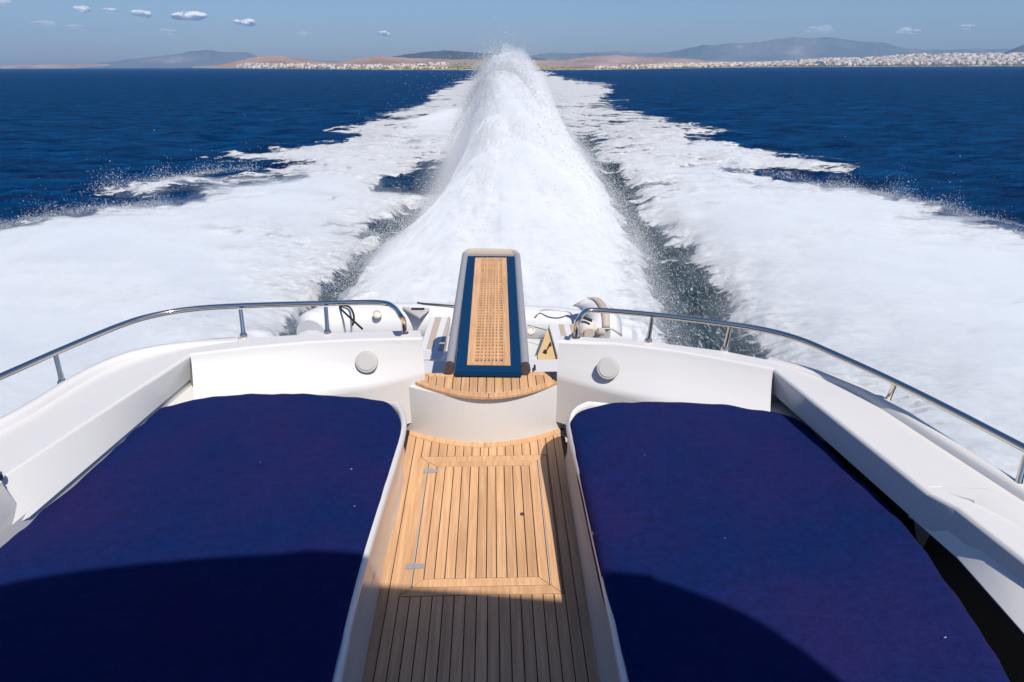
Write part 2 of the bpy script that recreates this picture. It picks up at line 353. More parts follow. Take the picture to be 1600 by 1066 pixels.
# raised gunwale strips
for pts, sgn in (([(372, 530), (300, 536), (212, 553), (152, 575), (96, 611), (36, 650), (0, 668)], -1), ([(1200, 561), (1270, 581), (1312, 592), (1350, 612), (1390, 640), (1500, 711), (1600, 775)], 1)):
    c = lineZ(pts, ZW); c.append(ext(c[-2], c[-1], 1.6)); c = np.array(catmull(c, 10)); sg_ = np.concatenate([[0], np.cumsum(np.linalg.norm(np.diff(c, axis=0), axis=1))]); tt_ = np.linspace(0, sg_[-1], 48)
    c = np.stack([np.interp(tt_, sg_, c[:, q_]) for q_ in range(3)], 1)
    for _ in range(14): c[1:-1] = c[1:-1]*.5+(c[:-2]+c[2:])*.25
    c = list(c)
    secs = []
    for i, p in enumerate(c):
        t = c[min(i+1, len(c)-1)]-c[max(i-1, 0)]; t /= np.linalg.norm(t); nn = np.array([-t[1], t[0], 0])*(-1 if sgn < 0 else 1)
        nn = nn if nn[0]*sgn > 0 else -nn
        hh = .030*min(1, i/8)+.001
        q = lambda o, z: tuple(p+nn*o+np.array([0, 0, z]))
        secs.append([q(-.030, -.004), q(-.024, hh*.6), q(-.014, hh), q(.012, hh), q(.030, hh*.4), q(.042, -.03), q(.042, -.10)])
    bpart('gunwale', MB().loft(secs), GEL, yacht, 60)
# ledges under the panels and pad bases
Lb = [ext(lpb[1], lpb[0], .12)]+lpb; Lb.append(ext(Lb[-2], Lb[-1], 1.6))
mb = MB()
mb.loft([[(p[0]-.010, p[1], .40), (p[0]-.010, p[1], .345), (p[0]+.004, p[1], .337), (p[0]+.30, p[1]-.02, .318), (p[0]+.30, p[1]-.02, .0)] for p in Lb])
bpart('side_ledge', mb, GEL2, yacht, 30)
mb = MB(); lp = [P(a, b_, .335) for a, b_ in [(1222, 606), (1165, 640), (1200, 665), (1250, 690), (1290, 684), (1268, 655)]]; mb.prism([tuple(p[:2]) for p in lp], 0, .335); bpart('side_ledge', mb, GEL2, yacht, 30)
mb = MB(); mb.prism([(-2.0, -1.5), (1.9, -1.5), (1.9, 3.0), (-1.9, 3.0)], -.16, -.06); bpart('flybridge_floor', mb, DARK, yacht, 30)  # near-black colour stands in for the deep shade beside the pads
mb = MB(); RR = [p+np.array([.10, .02, 0]) for p in rpb]; RR.append(ext(RR[-2], RR[-1], 1.5))
mb.loft([[(p[0]-.07, p[1], .386), (p[0], p[1], .386), (p[0], p[1], -.05)] for p in RR]); bpart('inner_liner', mb, DARK, yacht, 30)  # shade under the panel overhang is painted in by the dark material
# near mouldings, right and left
def moulding(bot, mid, tp, out):
    L_ = [lineZ(q, z) for q, z in ((bot, .37), (mid, .455), (tp, .53), (out, .537))]
    for l in L_: l[0] = l[0]+(l[0]-l[1])/np.linalg.norm(l[0]-l[1])*.03; l[:] = [q-np.array([.012, 0, 0]) for q in l]; l.append(ext(l[-2], l[-1], .9))
    secs = []
    for k in range(len(L_[0])):
        b_, m_, t_, o_ = [l[k] for l in L_]
        zt_ = .519 if k == 0 else .538; t_ = t_-np.array([0, 0, .012 if k == 0 else 0])
        secs.append([(b_[0]+.16, b_[1]+.02, .0), (b_[0]+.16, b_[1]+.02, .35), (b_[0]+.02, b_[1], .36), tuple(b_), tuple(m_), (m_[0]+.010, m_[1]+.002, .459), tuple(m_*.55+t_*.45+np.array([.012, 0, -.012])), tuple(t_), (o_[0], o_[1], zt_), (o_[0]+.03, o_[1], zt_-.013), (o_[0]+.05, o_[1], .45), (o_[0]+.05, o_[1], 0)])
    return bpart('seat_moulding', MB().loft(secs, cap=True), GEL, yacht, 40, bevel=.004, seg=3)
moulding([(1436, 816), (1500, 872), (1600, 985)], [(1461, 784), (1525, 838), (1600, 905)], [(1473, 762), (1530, 781), (1600, 815)], [(1492, 756), (1548, 763), (1600, 789)])
tl_ = P(8, 745, ZW)
mb = MB(); p = lineZ([(44, 808), (0, 848)], .37); p.append(ext(p[0], p[1], 1.0)); q = lineZ([(6, 756), (-45, 800)], .52); q.append(ext(q[0], q[1], 1.0))
mb.loft([[(a[0], a[1], 0), tuple(a), (b_[0], b_[1], .515), (b_[0], b_[1], .535), (b_[0]-.25, b_[1]+.03, .55), (b_[0]-.25, b_[1], 0)] for a, b_ in zip(p, q)], cap=True)
bpart('seat_moulding', mb, GEL, yacht, 40, bevel=.006, seg=3)
mb = MB(); c = P(-3, 748, .535); mb.disc(tuple(c), (0, 0, 1), [(.018, 0), (.018, .02), (.012, .028)], 16); bpart('deck_fitting', mb, STEEL, yacht, 30)
# speakers on the transom wall
for px_, py_ in ((573, 566), (950, 576)):
    yw = 3.075 if px_ < 800 else None
    if px_ < 800:
        a, b_ = li[0], li[2]
    else: a, b_ = ri[0], ri[2]
    d = ray(px_, py_) @ BROT; nrm = np.array([b_[1]-a[1], -(b_[0]-a[0]), 0]); nrm /= np.linalg.norm(nrm)
    if nrm[1] > 0: nrm = -nrm
    nrm = nrm*math.cos(R_(34))+np.array([0, 0, math.sin(R_(34))]); a = a+np.array([0, -.055, .415-ZW])
    t = ((a-[0, 0, H])@nrm)/(d@nrm); c = np.array([0, 0, H])+t*d
    mb = MB(); mb.disc(c-nrm*.004, nrm, [(.055, 0), (.055, .011), (.0525, .0145), (.045, .0155)], 40)
    sp = bpart('speaker', mb, CAP, yacht, 12)
    mb = MB(); mb.disc(c, nrm, [(.044, .008), (.044, .0152), (.0425, .0160), (.0, .0162)], 40); bpart('speaker_grille', mb, CAP, sp, 8)
# slot drains / dark fittings on gunwale
mb = MB(); a, b_ = P(86, 617, ZW+.012), P(70, 627, ZW+.012); mb.tube([a, b_], .004, 6); bpart('drain_slot', mb, DARK, yacht, 0)
# handrails
def handrail(pts, posts, end):
    z = .65
    c = [P(a, b_, z) for a, b_ in pts]
    c = [ext(c[1], c[0], 1.4)]+c if abs(pts[0][0]) > 1500 or pts[0][0] < 20 else c
    e0 = P(*end, ZW); top = c[-1]
    arc = catmull(c+[np.array([e0[0], e0[1], .60]), e0-[0, 0, .005]], 8)
    m_ = MB().tube(arc, .0135, 16); hr = bpart('handrail', m_, STEEL, yacht, 60)
    m_ = MB().disc(tuple(e0), (0, 0, 1), [(.022, 0), (.022, .004), (.015, .008)], 20); bpart('rail_foot', m_, STEEL, hr, 40)
    for (bx_, by_), (tx, ty) in posts:
        b_ = P(bx_, by_, ZW); t = P(tx, ty, z-.012)
        m_ = MB().tube([b_, b_*.5+t*.5, t], [.0125, .0105, .0105], 12); m_.disc(tuple(b_-[0, 0, .003]), (0, 0, 1), [(.019, 0), (.019, .014), (.0135, .022)], 16)
        bpart('stanchion', m_, STEEL, hr, 40)
handrail([(0, 589), (100, 545), (190, 508), (240, 493), (300, 483), (376, 478), (510, 474), (592, 473), (616, 481), (628, 497)],
         [((98, 599), (87, 555)), ((381, 526), (376, 484)), ((512, 521), (509, 480))], (632, 521))
handrail([(1600, 700), (1500, 648), (1396, 596), (1300, 552), (1250, 531), (1200, 517), (1140, 507), (1020, 492), (930, 485), (911, 490), (903, 503)],
         [((1385, 630), (1398, 600)), ((1133, 547), (1141, 511)), ((1013, 534), (1019, 497)), ((1588, 768), (1603, 712))], (900, 528))
# hardtop overhead (throws the shade across the pads)
sb = (SUN@BROT); sb = sb/sb[2]
edge = [P(a, b_, .36) for a, b_ in [(-250, 985), (0, 935), (120, 913), (300, 894), (450, 884), (540, 880), (990, 914), (1040, 925), (1100, 946), (1200, 992), (1310, 1066), (1380, 1125)]]
zr = 3.1; ed = [p+sb*(zr-p[2]) for p in edge]; ed = sorted(ed, key=lambda p: p[0]); ed = catmull(ed, 3)
mb = MB(); mb.loft([[(p[0], p[1], zr), (p[0], p[1], zr+.09), (p[0], -5, zr+.09), (p[0], -5, zr)] for p in ed], closed=True, cap=True); bpart('hardtop', mb, GEL, yacht, 30)
for x in (-1.7, 1.6):
    mb = MB(); mb.tube([(x, -2.4, .4), (x*.95, -2.7, zr)], .05, 12); bpart('hardtop_post', mb, GEL, yacht, 40)
# hull and lower decks beneath
mb = MB(); secs = []
for y, wd, zt in ((-13, .15, -.6), (-11, 1.1, -.75), (-8, 1.75, -.95), (-4, 1.95, -1.15), (0, 1.95, -1.25), (3.6, 1.9, -1.3), (5.0, 1.85, -1.45)):
    secs.append([(XC-wd, y, zt), (XC-wd*.97, y, -2.2), (XC-wd*.8, y, -3.1), (XC, y, -3.7), (XC+wd*.8, y, -3.1), (XC+wd*.97, y, -2.2), (XC+wd, y, zt)])
mb.loft(secs, closed=True, cap=True); bpart('hull', mb, GEL, yacht, 30)
mb = MB(); mb.prism([(-1.7, -4), (1.6, -4), (1.6, 2.2), (-1.7, 2.2)], -1.3, -.16); bpart('saloon', mb, GEL, yacht, 30)
mb = MB(); mb.prism([(-1.75, 4.9), (1.6, 4.9), (1.6, 6.9), (-1.75, 6.9)], -1.62, -1.45); bpart('swim_platform', mb, GEL, yacht, 30, bevel=.03, seg=3)
# ------------------------------------------------------------------ sunpads
def sunpad(outline, label, seed):
    pts = catmull([P(a, b_, .36) for a, b_ in outline], 10, closed=True); pts = np.array(pts)[:, :2]
    ar = 0.5*np.sum(pts[:, 0]*np.roll(pts[:, 1], -1)-np.roll(pts[:, 0], -1)*pts[:, 1])
    if ar < 0: pts = pts[::-1]
    # resample evenly
    seg = np.linalg.norm(np.roll(pts, -1, 0)-pts, axis=1); cum = np.concatenate([[0], np.cumsum(seg)]); Nn = 260
    tt = np.linspace(0, cum[-1], Nn, endpoint=False); cl = np.vstack([pts, pts[:1]])
    pts = np.stack([np.interp(tt, cum, cl[:, 0]), np.interp(tt, cum, cl[:, 1])], 1)
    c = pts.mean(0); tg = np.roll(pts, -1, 0)-np.roll(pts, 1, 0); tg /= np.linalg.norm(tg, axis=1)[:, None]; nin = np.stack([-tg[:, 1], tg[:, 0]], 1)
    b0 = (c[0], c[1], .30)
    root = bthing('sunpad', b0, label, 'sun pad', 'navy sunpads either side of the teak walkway')
    rings = []; prof = [(-.0, .26), (-.002, .30), (-.002, .325), (.004, .342), (.014, .353), (.028, .3585), (.045, .360)]
    for o, z in prof: rings.append(np.column_stack([pts+nin*o, np.full(Nn, z)]))
    ins = pts+nin*.045
    for k in range(1, 40):
        f = k/40; rings.append(np.column_stack([ins*(1-f)+c*f, np.full(Nn, .360)]))
    V = []
    for j, rg in enumerate(rings):
        for q in rg:
            x, y, z = q
            a = mnoise.noise(Vector((x*2+seed, y*1.5, 0)))*.010
            e = math.exp(-max(0, j-6)/4.0)
            wv = mnoise.noise(Vector((x*9+seed, y*9, 3)))*.007*e + mnoise.noise(Vector(((x+y)*13+seed, (x-y)*2.5, 7)))*.0055*(0.25+e*.8)
            V.append((x, y, z+(a+wv)*(1 if j > 2 else .3)+(.008*(1-math.exp(-max(0, j-5)/12)))))
    F = []; R = len(rings)
    for j in range(R-1):
        for k in range(Nn): F.append((j*Nn+k, j*Nn+(k+1) % Nn, (j+1)*Nn+(k+1) % Nn, (j+1)*Nn+k))
    V.append((c[0], c[1], .368)); ci = len(V)-1
    for k in range(Nn): F.append(((R-1)*Nn+k, (R-1)*Nn+(k+1) % Nn, ci))
    mb = MB().add(V, F, 0.0); bpart('fitted_cover', mb, NAVY, root, 180)
    mb = MB(); ib = (pts+nin*.03)[::4]; mb.prism([tuple(q) for q in ib], 0.0, .27, 0.0); bpart('pad_base', mb, GEL2, yacht, 60)
    return root
padL = sunpad([(627, 662), (617, 634), (594, 621), (540, 614), (440, 611), (340, 615), (275, 626), (228, 645), (198, 670), (160, 708), (110, 752), (50, 797), (0, 845), (-120, 960), (-300, 1160), (-380, 1400), (430, 1450), (505, 1130), (515, 1066), (560, 884), (592, 780), (614, 710)],
              'large navy towelling sunpad left of the teak walkway, reaching to the bottom left corner', 3)
padR = sunpad([(893, 668), (893, 650), (905, 638), (945, 628), (1010, 623), (1100, 627), (1180, 634), (1238, 648), (1268, 668), (1320, 722), (1400, 795), (1500, 925), (1590, 1066), (1700, 1300), (1780, 1450), (1080, 1450), (1000, 1130), (986, 1066), (942, 890), (915, 770)],
              'large navy towelling sunpad right of the teak walkway, beside the blue shaded side panel', 11)
def lint(root, spots):
    for a, b_, l in spots:
        mb = MB(); p = P(a, b_, .372); q = random.random()*3; d = np.array([math.cos(q), math.sin(q), 0])*l
        mb.tube([p-d, p, p+d], [.0008, .0012, .0008], 5)
        bpart('lint', mb, SPK, root, 0)
lint(padL, [(549, 733, .004), (554, 791, .003), (407, 722, .002)])
lint(padR, [(1477, 996, .004), (1007, 711, .002), (1133, 841, .002)])
# ------------------------------------------------------------------ gangway (passerelle)
ZG = .325
g_ = lambda a, b_, z=ZG: P(a, b_, z)
gw = bthing('gangway', tuple(g_(765, 575)), 'blue edged gangway with teak grating and grey side rails reaching out over the wash', 'gangway')
def quad(mb, pts, z0, z1, **k): mb.prism([(p[0], p[1]) for p in [g_(a, b_) for a, b_ in pts]], z0, z1, **k)
# blue tread frame around the teak
mb = MB()
O = [(711, 580), (815, 581), (804, 400.5), (730, 400)]; I = [(729.5, 570.5), (798, 571.5), (791.5, 403), (742.5, 403)]
for k in range(4):
    k2 = (k+1) % 4; quad(mb, [O[k], O[k2], I[k2], I[k]], ZG-.03, ZG)
bpart('blue_frame', mb, BLUE, gw, 0, bevel=.001, seg=1)
mb = MB(); gI = [g_(*p) for p in I]; G = [g_(*p) for p in [(741.8, 565), (785.5, 565), (784.2, 406.5), (752.4, 406.5)]]
for k in range(4):
    k2 = (k+1) % 4; mb.prism([(gI[k][0]*.985+G[k][0]*.015, gI[k][1]), (gI[k2][0]*.985+G[k2][0]*.015, gI[k2][1]), (G[k2][0], G[k2][1]), (G[k][0], G[k][1])], ZG-.02, ZG+.002)
nc, nr = 7, 40
def bil(u, v): return (G[0]*(1-u)+G[1]*u)*(1-v)+(G[3]*(1-u)+G[2]*u)*v
cw = 1.0/(nc*2+1)
for k in range(nc+1):
    u0, u1 = 2*k*cw*1.0, (2*k+1)*cw
    if k in (0, nc): continue
    a, b_, c, d = bil(u0, 0), bil(u1, 0), bil(u1, 1), bil(u0, 1); mb.prism([(q[0], q[1]) for q in (a, b_, c, d)], ZG-.018, ZG+.0005)
for k in range(1, nr):
    v0 = k/nr; v1 = v0+.45/nr; a, b_, c, d = bil(0, v0), bil(1, v0), bil(1, v1), bil(0, v1); mb.prism([(q[0], q[1]) for q in (a, b_, c, d)], ZG-.016, ZG-.0005)
bpart('teak_grating', mb, TEAK, gw, 0)
mb = MB(); quad(mb, [(722, 576), (806, 577), (797, 402), (737, 402)], ZG-.05, ZG-.035); bpart('drip_tray', mb, STRIPE, gw, 0)
for a0, a1 in (((702.5, 572), (727, 398)), ((820.5, 573), (808, 400))):
    mb = MB(); p, q = g_(*a0, ZG-.01), g_(*a1, ZG-.01); mb.tube([p, q], .024, 14); mb.tube([p+[0, 0, -.05], q+[0, 0, -.05]], .022, 10); bpart('side_rail', mb, ALU, gw, 50)
    mb = MB(); mb.tube([p+[0, -.045, .002], p+[0, .002, .002]], .027, 12); bpart('rail_end', mb, BRONZE, gw, 40)
mb = MB(); pl, pr = g_(727, 399, ZG-.01), g_(808, 400, ZG-.01)
arc = catmull([pl, pl+[.012, .05, 0], pl+[.045, .085, 0], (pl+pr)/2+[0, .092, 0], pr+[-.045, .085, 0], pr+[-.012, .05, 0], pr], 5)
mb.tube(arc, .024, 12); mb.prism([(pl[0]+.02, pl[1]), (pr[0]-.02, pr[1]), (pr[0]-.05, pr[1]+.08), (pl[0]+.05, pl[1]+.08)], ZG-.03, ZG+.004); bpart('end_cap', mb, STRIPE, gw, 40)
mb = MB(); p = g_(765, 560, ZG); mb.box((p[0], p[1]+.1, ZG-.09), (.25, .3, .06)); bpart('hinge_bracket', mb, STEEL, gw, 0)
# ------------------------------------------------------------------ tender stowed aft
ZT = -.85
T = lambda a, b_, z=ZT: P(a, b_, z)
td = bthing('tender', tuple(T(730, 520, -1.4)), 'white inflatable tender lying crosswise on the swim platform behind the gangway', 'dinghy')
rt = .19
far_ = [T(486, 522, ZT), T(500, 510, ZT), T(540, 503, ZT), T(640, 502, ZT), T(760, 502, ZT), T(880, 509, ZT), T(930, 516, ZT), T(955, 526, ZT), T(985, 536, ZT)]
mb = MB(); pts = catmull(far_, 6); mb.tube(pts, [rt*(.78 if i < 3 else 1)*(1-.35*(i/len(pts))**4) for i in range(len(pts))], 20); bpart('tube', mb, RUBBER, td, 70)
near_ = [T(486, 545, ZT), T(495, 560, ZT), T(560, 575, ZT-.05), T(700, 585, ZT-.1), T(900, 588, ZT-.1), T(985, 575, ZT-.05)]
mb = MB(); pts = catmull(near_, 6); mb.tube(pts, rt, 16); bpart('tube', mb, RUBBER, td, 70)
a, b_ = T(470, 520), T(1000, 600)
mb = MB(); mb.prism([(a[0]+.15, 4.2), (b_[0]-.05, 4.2), (b_[0]-.1, far_[3][1]), (a[0]+.15, far_[3][1])], ZT-.25, ZT-.10); bpart('floor', mb, GEL2, td, 30)
for px_, py_ in ((590, 492), (829, 518)):
    p = T(px_, py_, ZT+rt*.8); mb = MB(); mb.disc(tuple(p), (0, -.6, .8), [(.045, 0), (.045, .02), (.030, .03), (.026, .018), (.01, .022)], 20); bpart('valve', mb, CREAM, td, 40)
mb = MB(); pr = [T(531, 477, ZT+.2), T(533, 483, ZT+.2), T(542, 492, ZT+.22), T(553, 502, ZT+.22), T(566, 514, ZT+.22)]
mb.tube(catmull(pr, 5), .010, 8); pr = [T(531, 478, ZT+.2), T(540, 478, ZT+.21), T(547, 481, ZT+.21), T(552, 490, ZT+.22), T(553, 500, ZT+.22), T(551, 508, ZT+.22)]
mb.tube(catmull(pr, 5), .010, 8); bpart('grab_rope', mb, ROPE, td, 60)
mb = MB(); mb.tube([T(606, 474, ZT+.1), T(652, 477, ZT+.12), T(653, 473, ZT+.2), T(662, 474.5, ZT+.2), T(712, 478, ZT+.2)], .008, 6); bpart('boat_hook', mb, BRONZE, td, 60)
mb = MB(); mb.prism([tuple(T(*q, ZT+.2)[:2]) for q in [(628, 479), (672, 481), (655, 495)]], ZT+.17, ZT+.20); bpart('bow_pad', mb, SPK, td, 0, bevel=.01)
mb = MB(); mb.tube([T(643, 482.5, ZT+.215), T(663, 482.5, ZT+.215)], .010, 6); bpart('slot', mb, DARK, td, 0)
mb = MB(); c = [T(838, 492, ZT+.17), T(846, 485, ZT+.2), T(862, 484, ZT+.24), T(880, 485.5, ZT+.24), T(890, 488, ZT+.2), T(893, 493, ZT+.17)]
mb.tube(catmull(c, 4), .008, 8); bpart('grab_handle', mb, RUBBER, td, 60)
# seats with stripes
def slab(name, q, zt, th, mat, par=td, bevel=.008):
    mb = MB(); mb.prism([tuple(P(a, b_, zt)[:2]) for a, b_ in q], zt-th, zt); return bpart(name, mb, mat, par, 0, bevel=bevel)
zc = ZT+.12
st = slab('seat_cushion', [(671, 494), (704, 494), (690, 552), (655, 549)], zc, .12, WHITEF)
for q in ([(680, 495.5), (690, 495.5), (675.5, 546), (666, 545)], [(700, 495.5), (704, 495.5), (692, 549), (684, 548)]): slab('stripe', q, zc+.004, .02, STRIPE, st, 0)
slab('console_lid', [(640, 545), (697, 551), (690, 560), (640, 560)], zc+.06, .05, GEL)
slab('console_step', [(640, 562), (694, 558), (692, 566), (640, 570)], zc-.1, .05, STRIPE)
st = slab('seat_cushion', [(857, 506), (905, 506), (925, 560), (872, 560)], zc+.02, .14, WHITEF)
for q in ([(873, 507), (881, 507), (893, 556), (884, 556)], [(890, 507), (896, 507), (912, 556), (904, 556)]): slab('stripe', q, zc+.024, .02, STRIPE, st, 0)
# open locker beside it
mb = MB(); lk = [(856, 512), (840, 556), (841, 566), (856, 566), (868, 560)]
p0 = [P(a, b_, zc-.02) for a, b_ in lk]; mb.prism([tuple(p[:2]) for p in p0], zc-.08, zc-.02); op = bpart('locker', mb, TAN, td, 0)
mb = MB(); c = P(852, 549, zc); mb.disc(tuple(c), (0, 0, 1), [(.016, -.02), (.016, .01), (.01, .012)], 14); mb.tube([P(856, 545, zc), P(860, 535, zc), P(861, 540, zc)], .006, 6); bpart('latch', mb, DARK, op, 30)
mb = MB(); mb.tube([P(824, 508, zc), P(854, 516, zc)], .004, 5); bpart('cord', mb, BRONZE, td, 0)
mb = MB(); mb.tube([P(835.5, 571, -.3), P(835.5, 578, -.3)], .008, 6); bpart('cleat', mb, DARK, yacht, 30)
mb = MB(); yq = P(700, 562, -.33)[1]; mb.prism([(-.6, 3.4), (.6, 3.4), (.6, yq), (-.6, yq)], -.40, -.33); bpart('aft_deck', mb, GEL, yacht, 30, bevel=.02)
# outboard and rolled cover at the right
zo = ZT+.3
ob = bthing('outboard_motor', tuple(P(925, 525, ZT)), 'small outboard motor with beige cowl behind the right handrail end', 'outboard motor')
c = P(915, 507, zo); mb = MB(); mb.disc(tuple(c-[0, 0, .12]), (.1, -.1, 1), [(.06, 0), (.085, .04), (.085, .12), (.06, .16), (.02, .18)], 20); bpart('cowl', mb, CREAM, ob, 50)
mb = MB(); c2 = P(921, 522, zo-.05); mb.tube([c-[0, 0, .05], c2], [.06, .05], 14); bpart('leg', mb, STRIPE, ob, 50)
mb = MB(); mb.tube([c+[-.05, -.05, .10], c+[.04, -.1, .08]], .014, 8); bpart('tiller', mb, DARK, ob, 40)
ch = bthing('folded_cover', tuple(P(935, 500, ZT)), 'white cover with grey stripes folded over the tender end behind the right handrail', 'cover')
mb = MB(); cc = [P(920, 478, zo), P(932, 482, zo), P(943, 500, zo), P(945, 525, zo-.1)]
mb.loft([[tuple(p+[-.16+.02*k, 0, 0]) for k, p in [(0, q)]]+[tuple(q+[-.05, -.02, .08]), tuple(q+[.06, -.02, .08]), tuple(q+[.16, 0, 0])] for q in catmull(cc, 4)]); bpart('cloth', mb, WHITEF, ch, 60).modifiers.new('s', 'SOLIDIFY').thickness = .02
mb = MB(); mb.loft([[tuple(q+[-.03, -.022, .098]), tuple(q+[.04, -.022, .098])] for q in catmull(cc, 4)]); bpart('stripe', mb, STRIPE, ch, 60).modifiers.new('s', 'SOLIDIFY').thickness = .01
rl = bthing('rolled_cushion', tuple(P(948, 520, ZT+.05)), 'white rolled cushion with small round ends lying beside the outboard motor', 'cushion')
mb = MB(); a, b_ = P(940, 521, ZT+.2), P(975, 527, ZT+.1)
mb.tube([a+(a-b_)*.02, a, a*.7+b_*.3, a*.3+b_*.7, b_, b_+(b_-a)*.03], [.06, .12, .125, .12, .11, .05], 18); bpart('roll', mb, WHITEF, rl, 60)
mb = MB(); mb.disc(tuple(a-[.0, .08, -.05]), tuple(a-b_), [(.03, 0), (.03, .06), (.02, .07)], 14); bpart('end_disc', mb, STRIPE, rl, 40)
# ------------------------------------------------------------------ SEA, WAKE, SPRAY
def npmesh(name, V, F, mats, attrs=None, smooth=True):
    me = bpy.data.meshes.new(name); V = np.asarray(V, np.float32); F = np.asarray(F, np.int32); k = F.shape[1]
    me.vertices.add(len(V)); me.vertices.foreach_set('co', V.ravel())
    me.loops.add(F.size); me.loops.foreach_set('vertex_index', F.ravel())
    me.polygons.add(len(F)); me.polygons.foreach_set('loop_start', np.arange(0, F.size, k, dtype=np.int32)); me.polygons.foreach_set('loop_total', np.full(len(F), k, np.int32))
    me.update(calc_edges=True)
    if smooth: me.polygons.foreach_set('use_smooth', np.ones(len(F), bool))
    for m in mats: me.materials.append(m)
    for n_, a in (attrs or {}).items():
        at = me.attributes.new(n_, 'FLOAT', 'POINT'); at.data.foreach_set('value', np.asarray(a, np.float32))
    me.update(); return me
def top(name, me, kind=None, label=None, cat=None, group=None):
    o = bpy.data.objects.new(name, me); COL.objects.link(o); return tag(o, label, cat, group, kind)
def vnoise(x, y, seed=0):         # value noise, vectorised
    xi = np.floor(x).astype(np.int64); yi = np.floor(y).astype(np.int64); fx = x-xi; fy = y-yi
    fx = fx*fx*(3-2*fx); fy = fy*fy*(3-2*fy)
    def h(a, b):
        n = (a*374761393+b*668265263+seed*1274126177) & 0x7fffffff; n = ((n ^ (n >> 13))*1274126177) & 0x7fffffff; return ((n ^ (n >> 16)) & 0xffff)/65535.0
    return (h(xi, yi)*(1-fx)+h(xi+1, yi)*fx)*(1-fy)+(h(xi, yi+1)*(1-fx)+h(xi+1, yi+1)*fx)*fy
def fbm(x, y, oct=4, seed=0, gain=.5):
    s = 0; a = 1; t = 0
    for o in range(oct): s = s+a*vnoise(x*2**o+17.3*o, y*2**o+9.1*o, seed+o); t += a; a *= gain
    return s/t
def sstep(a, b, x): t = np.clip((x-a)/(b-a), 0, 1); return t*t*(3-2*t)
# fan grid: rows even in image height, columns even in angle
NR, NCOL = 760, 900
dep = np.linspace(0, 1, NR)**1.0
ddown = 0.00045+dep*0.95                       # 7/Y (slope) 
Yr = CAMH/ddown*1.0; Yr = np.concatenate([[30000, 19000], Yr]); NR += 2
u = np.linspace(-1.25, 1.25, NCOL)
YY, UU = np.meshgrid(Yr, u, indexing='ij'); XX = YY*UU
# pixel of the undisturbed surface (only used to lay the traced outline of the wake on the water)
d3 = np.stack([XX, YY, np.full_like(XX, -CAMH)], -1); zc_ = d3@CF; PX = 800+FPX*(d3@CR)/zc_; PYX = 533-FPX*(d3@CU)/zc_
OUT = [(766, 107), (745, 120), (700, 136), (668, 150), (672, 160), (640, 169), (588, 178), (604, 185), (575, 190), (520, 200), (505, 206), (560, 212), (545, 222), (500, 228), (420, 236), (350, 243), (310, 248), (345, 253), (380, 255), (440, 258), (400, 268), (330, 270), (290, 277), (240, 285), (165, 292), (148, 298), (180, 305), (240, 309), (300, 303), (312, 309), (280, 317), (190, 328), (120, 336), (60, 345), (0, 358), (-160, 385), (-600, 450), (-3000, 800), (-3000, 6000), (4600, 6000), (4600, 900), (2300, 480), (1800, 405), (1600, 372), (1540, 356), (1440, 340), (1508, 341), (1480, 332), (1400, 312), (1280, 290), (1185, 273), (1240, 273), (1320, 281), (1345, 272), (1334, 262), (1342, 256), (1200, 238), (1135, 224), (1075, 222), (1120, 215), (1075, 212), (1146, 208), (1060, 192), (1010, 179), (948, 164), (980, 158), (940, 155), (960, 143), (952, 134), (900, 127), (868, 119), (832, 107)]
CH = [[(724, 224), (708, 246), (680, 254), (645, 260), (596, 282), (584, 297), (630, 306), (710, 309), (728, 288), (735, 255)],
      [(668, 318), (640, 322), (612, 343), (585, 352), (556, 362), (566, 378), (590, 380), (556, 396), (545, 412), (548, 424), (520, 445), (500, 462), (470, 485), (440, 535), (430, 700), (505, 700), (520, 560), (530, 470), (548, 448), (575, 418), (600, 398), (618, 385), (640, 362), (660, 340)],
      [(905, 215), (925, 222), (935, 250), (960, 262), (985, 290), (1000, 318), (1008, 335), (1035, 350), (1050, 372), (1080, 378), (1085, 396), (1075, 410), (1112, 440), (1138, 462), (1128, 478), (1150, 505), (1185, 540), (1240, 620), (1330, 700), (1100, 760), (1060, 620), (1030, 520), (1022, 470), (1006, 420), (992, 385), (975, 345), (955, 312), (935, 285), (915, 250), (900, 232)]]
def sdist(poly, x, y):            # signed distance (inside positive)
    p = np.array(poly, float); d = np.full(x.shape, 1e18); ins = np.zeros(x.shape, bool)
    for i in range(len(p)):
        a = p[i]; b = p[(i+1) % len(p)]; e = b-a; wx = x-a[0]; wy = y-a[1]
        t = np.clip((wx*e[0]+wy*e[1])/(e@e+1e-9), 0, 1); dx = wx-e[0]*t; dy = wy-e[1]*t; d = np.minimum(d, dx*dx+dy*dy)
        c = ((a[1] > y) != (b[1] > y)); 
        with np.errstate(divide='ignore', invalid='ignore'): xi_ = (b[0]-a[0])*(y-a[1])/(b[1]-a[1])+a[0]
        ins ^= c & (x < xi_)
    d = np.sqrt(d); return np.where(ins, d, -d)
WK = PYX > 100
dO = np.full(XX.shape, -999.); sel = WK
dO[sel] = sdist(OUT, PX[sel], PYX[sel])
dC = np.full(XX.shape, -999.)
for c in CH: dC[sel] = np.maximum(dC[sel], sdist(c, PX[sel], PYX[sel]))
mpx = YY/FPX                                   # metres per photo pixel across
n1 = fbm(XX*.9, YY*.35, 4, 3)-.5; n2 = fbm(XX/mpx*.05+40, YY*.9, 3, 9)-.5
stk = fbm(XX*.25+3*fbm(XX*.1, YY*.1, 2, 6), YY*1.1, 4, 71)-.5
edge_o = (dO+n2*12+n1*8*np.clip(20/YY, .3, 1.5)+stk*14)/np.clip(3.0+(PYX-110)*.035, 3, 12)
softc = np.where(PX > 900, 9+np.clip(PYX-330, 0, 200)*.05, 6)
edge_c = (-dC+n1*26+n2*8)/softc
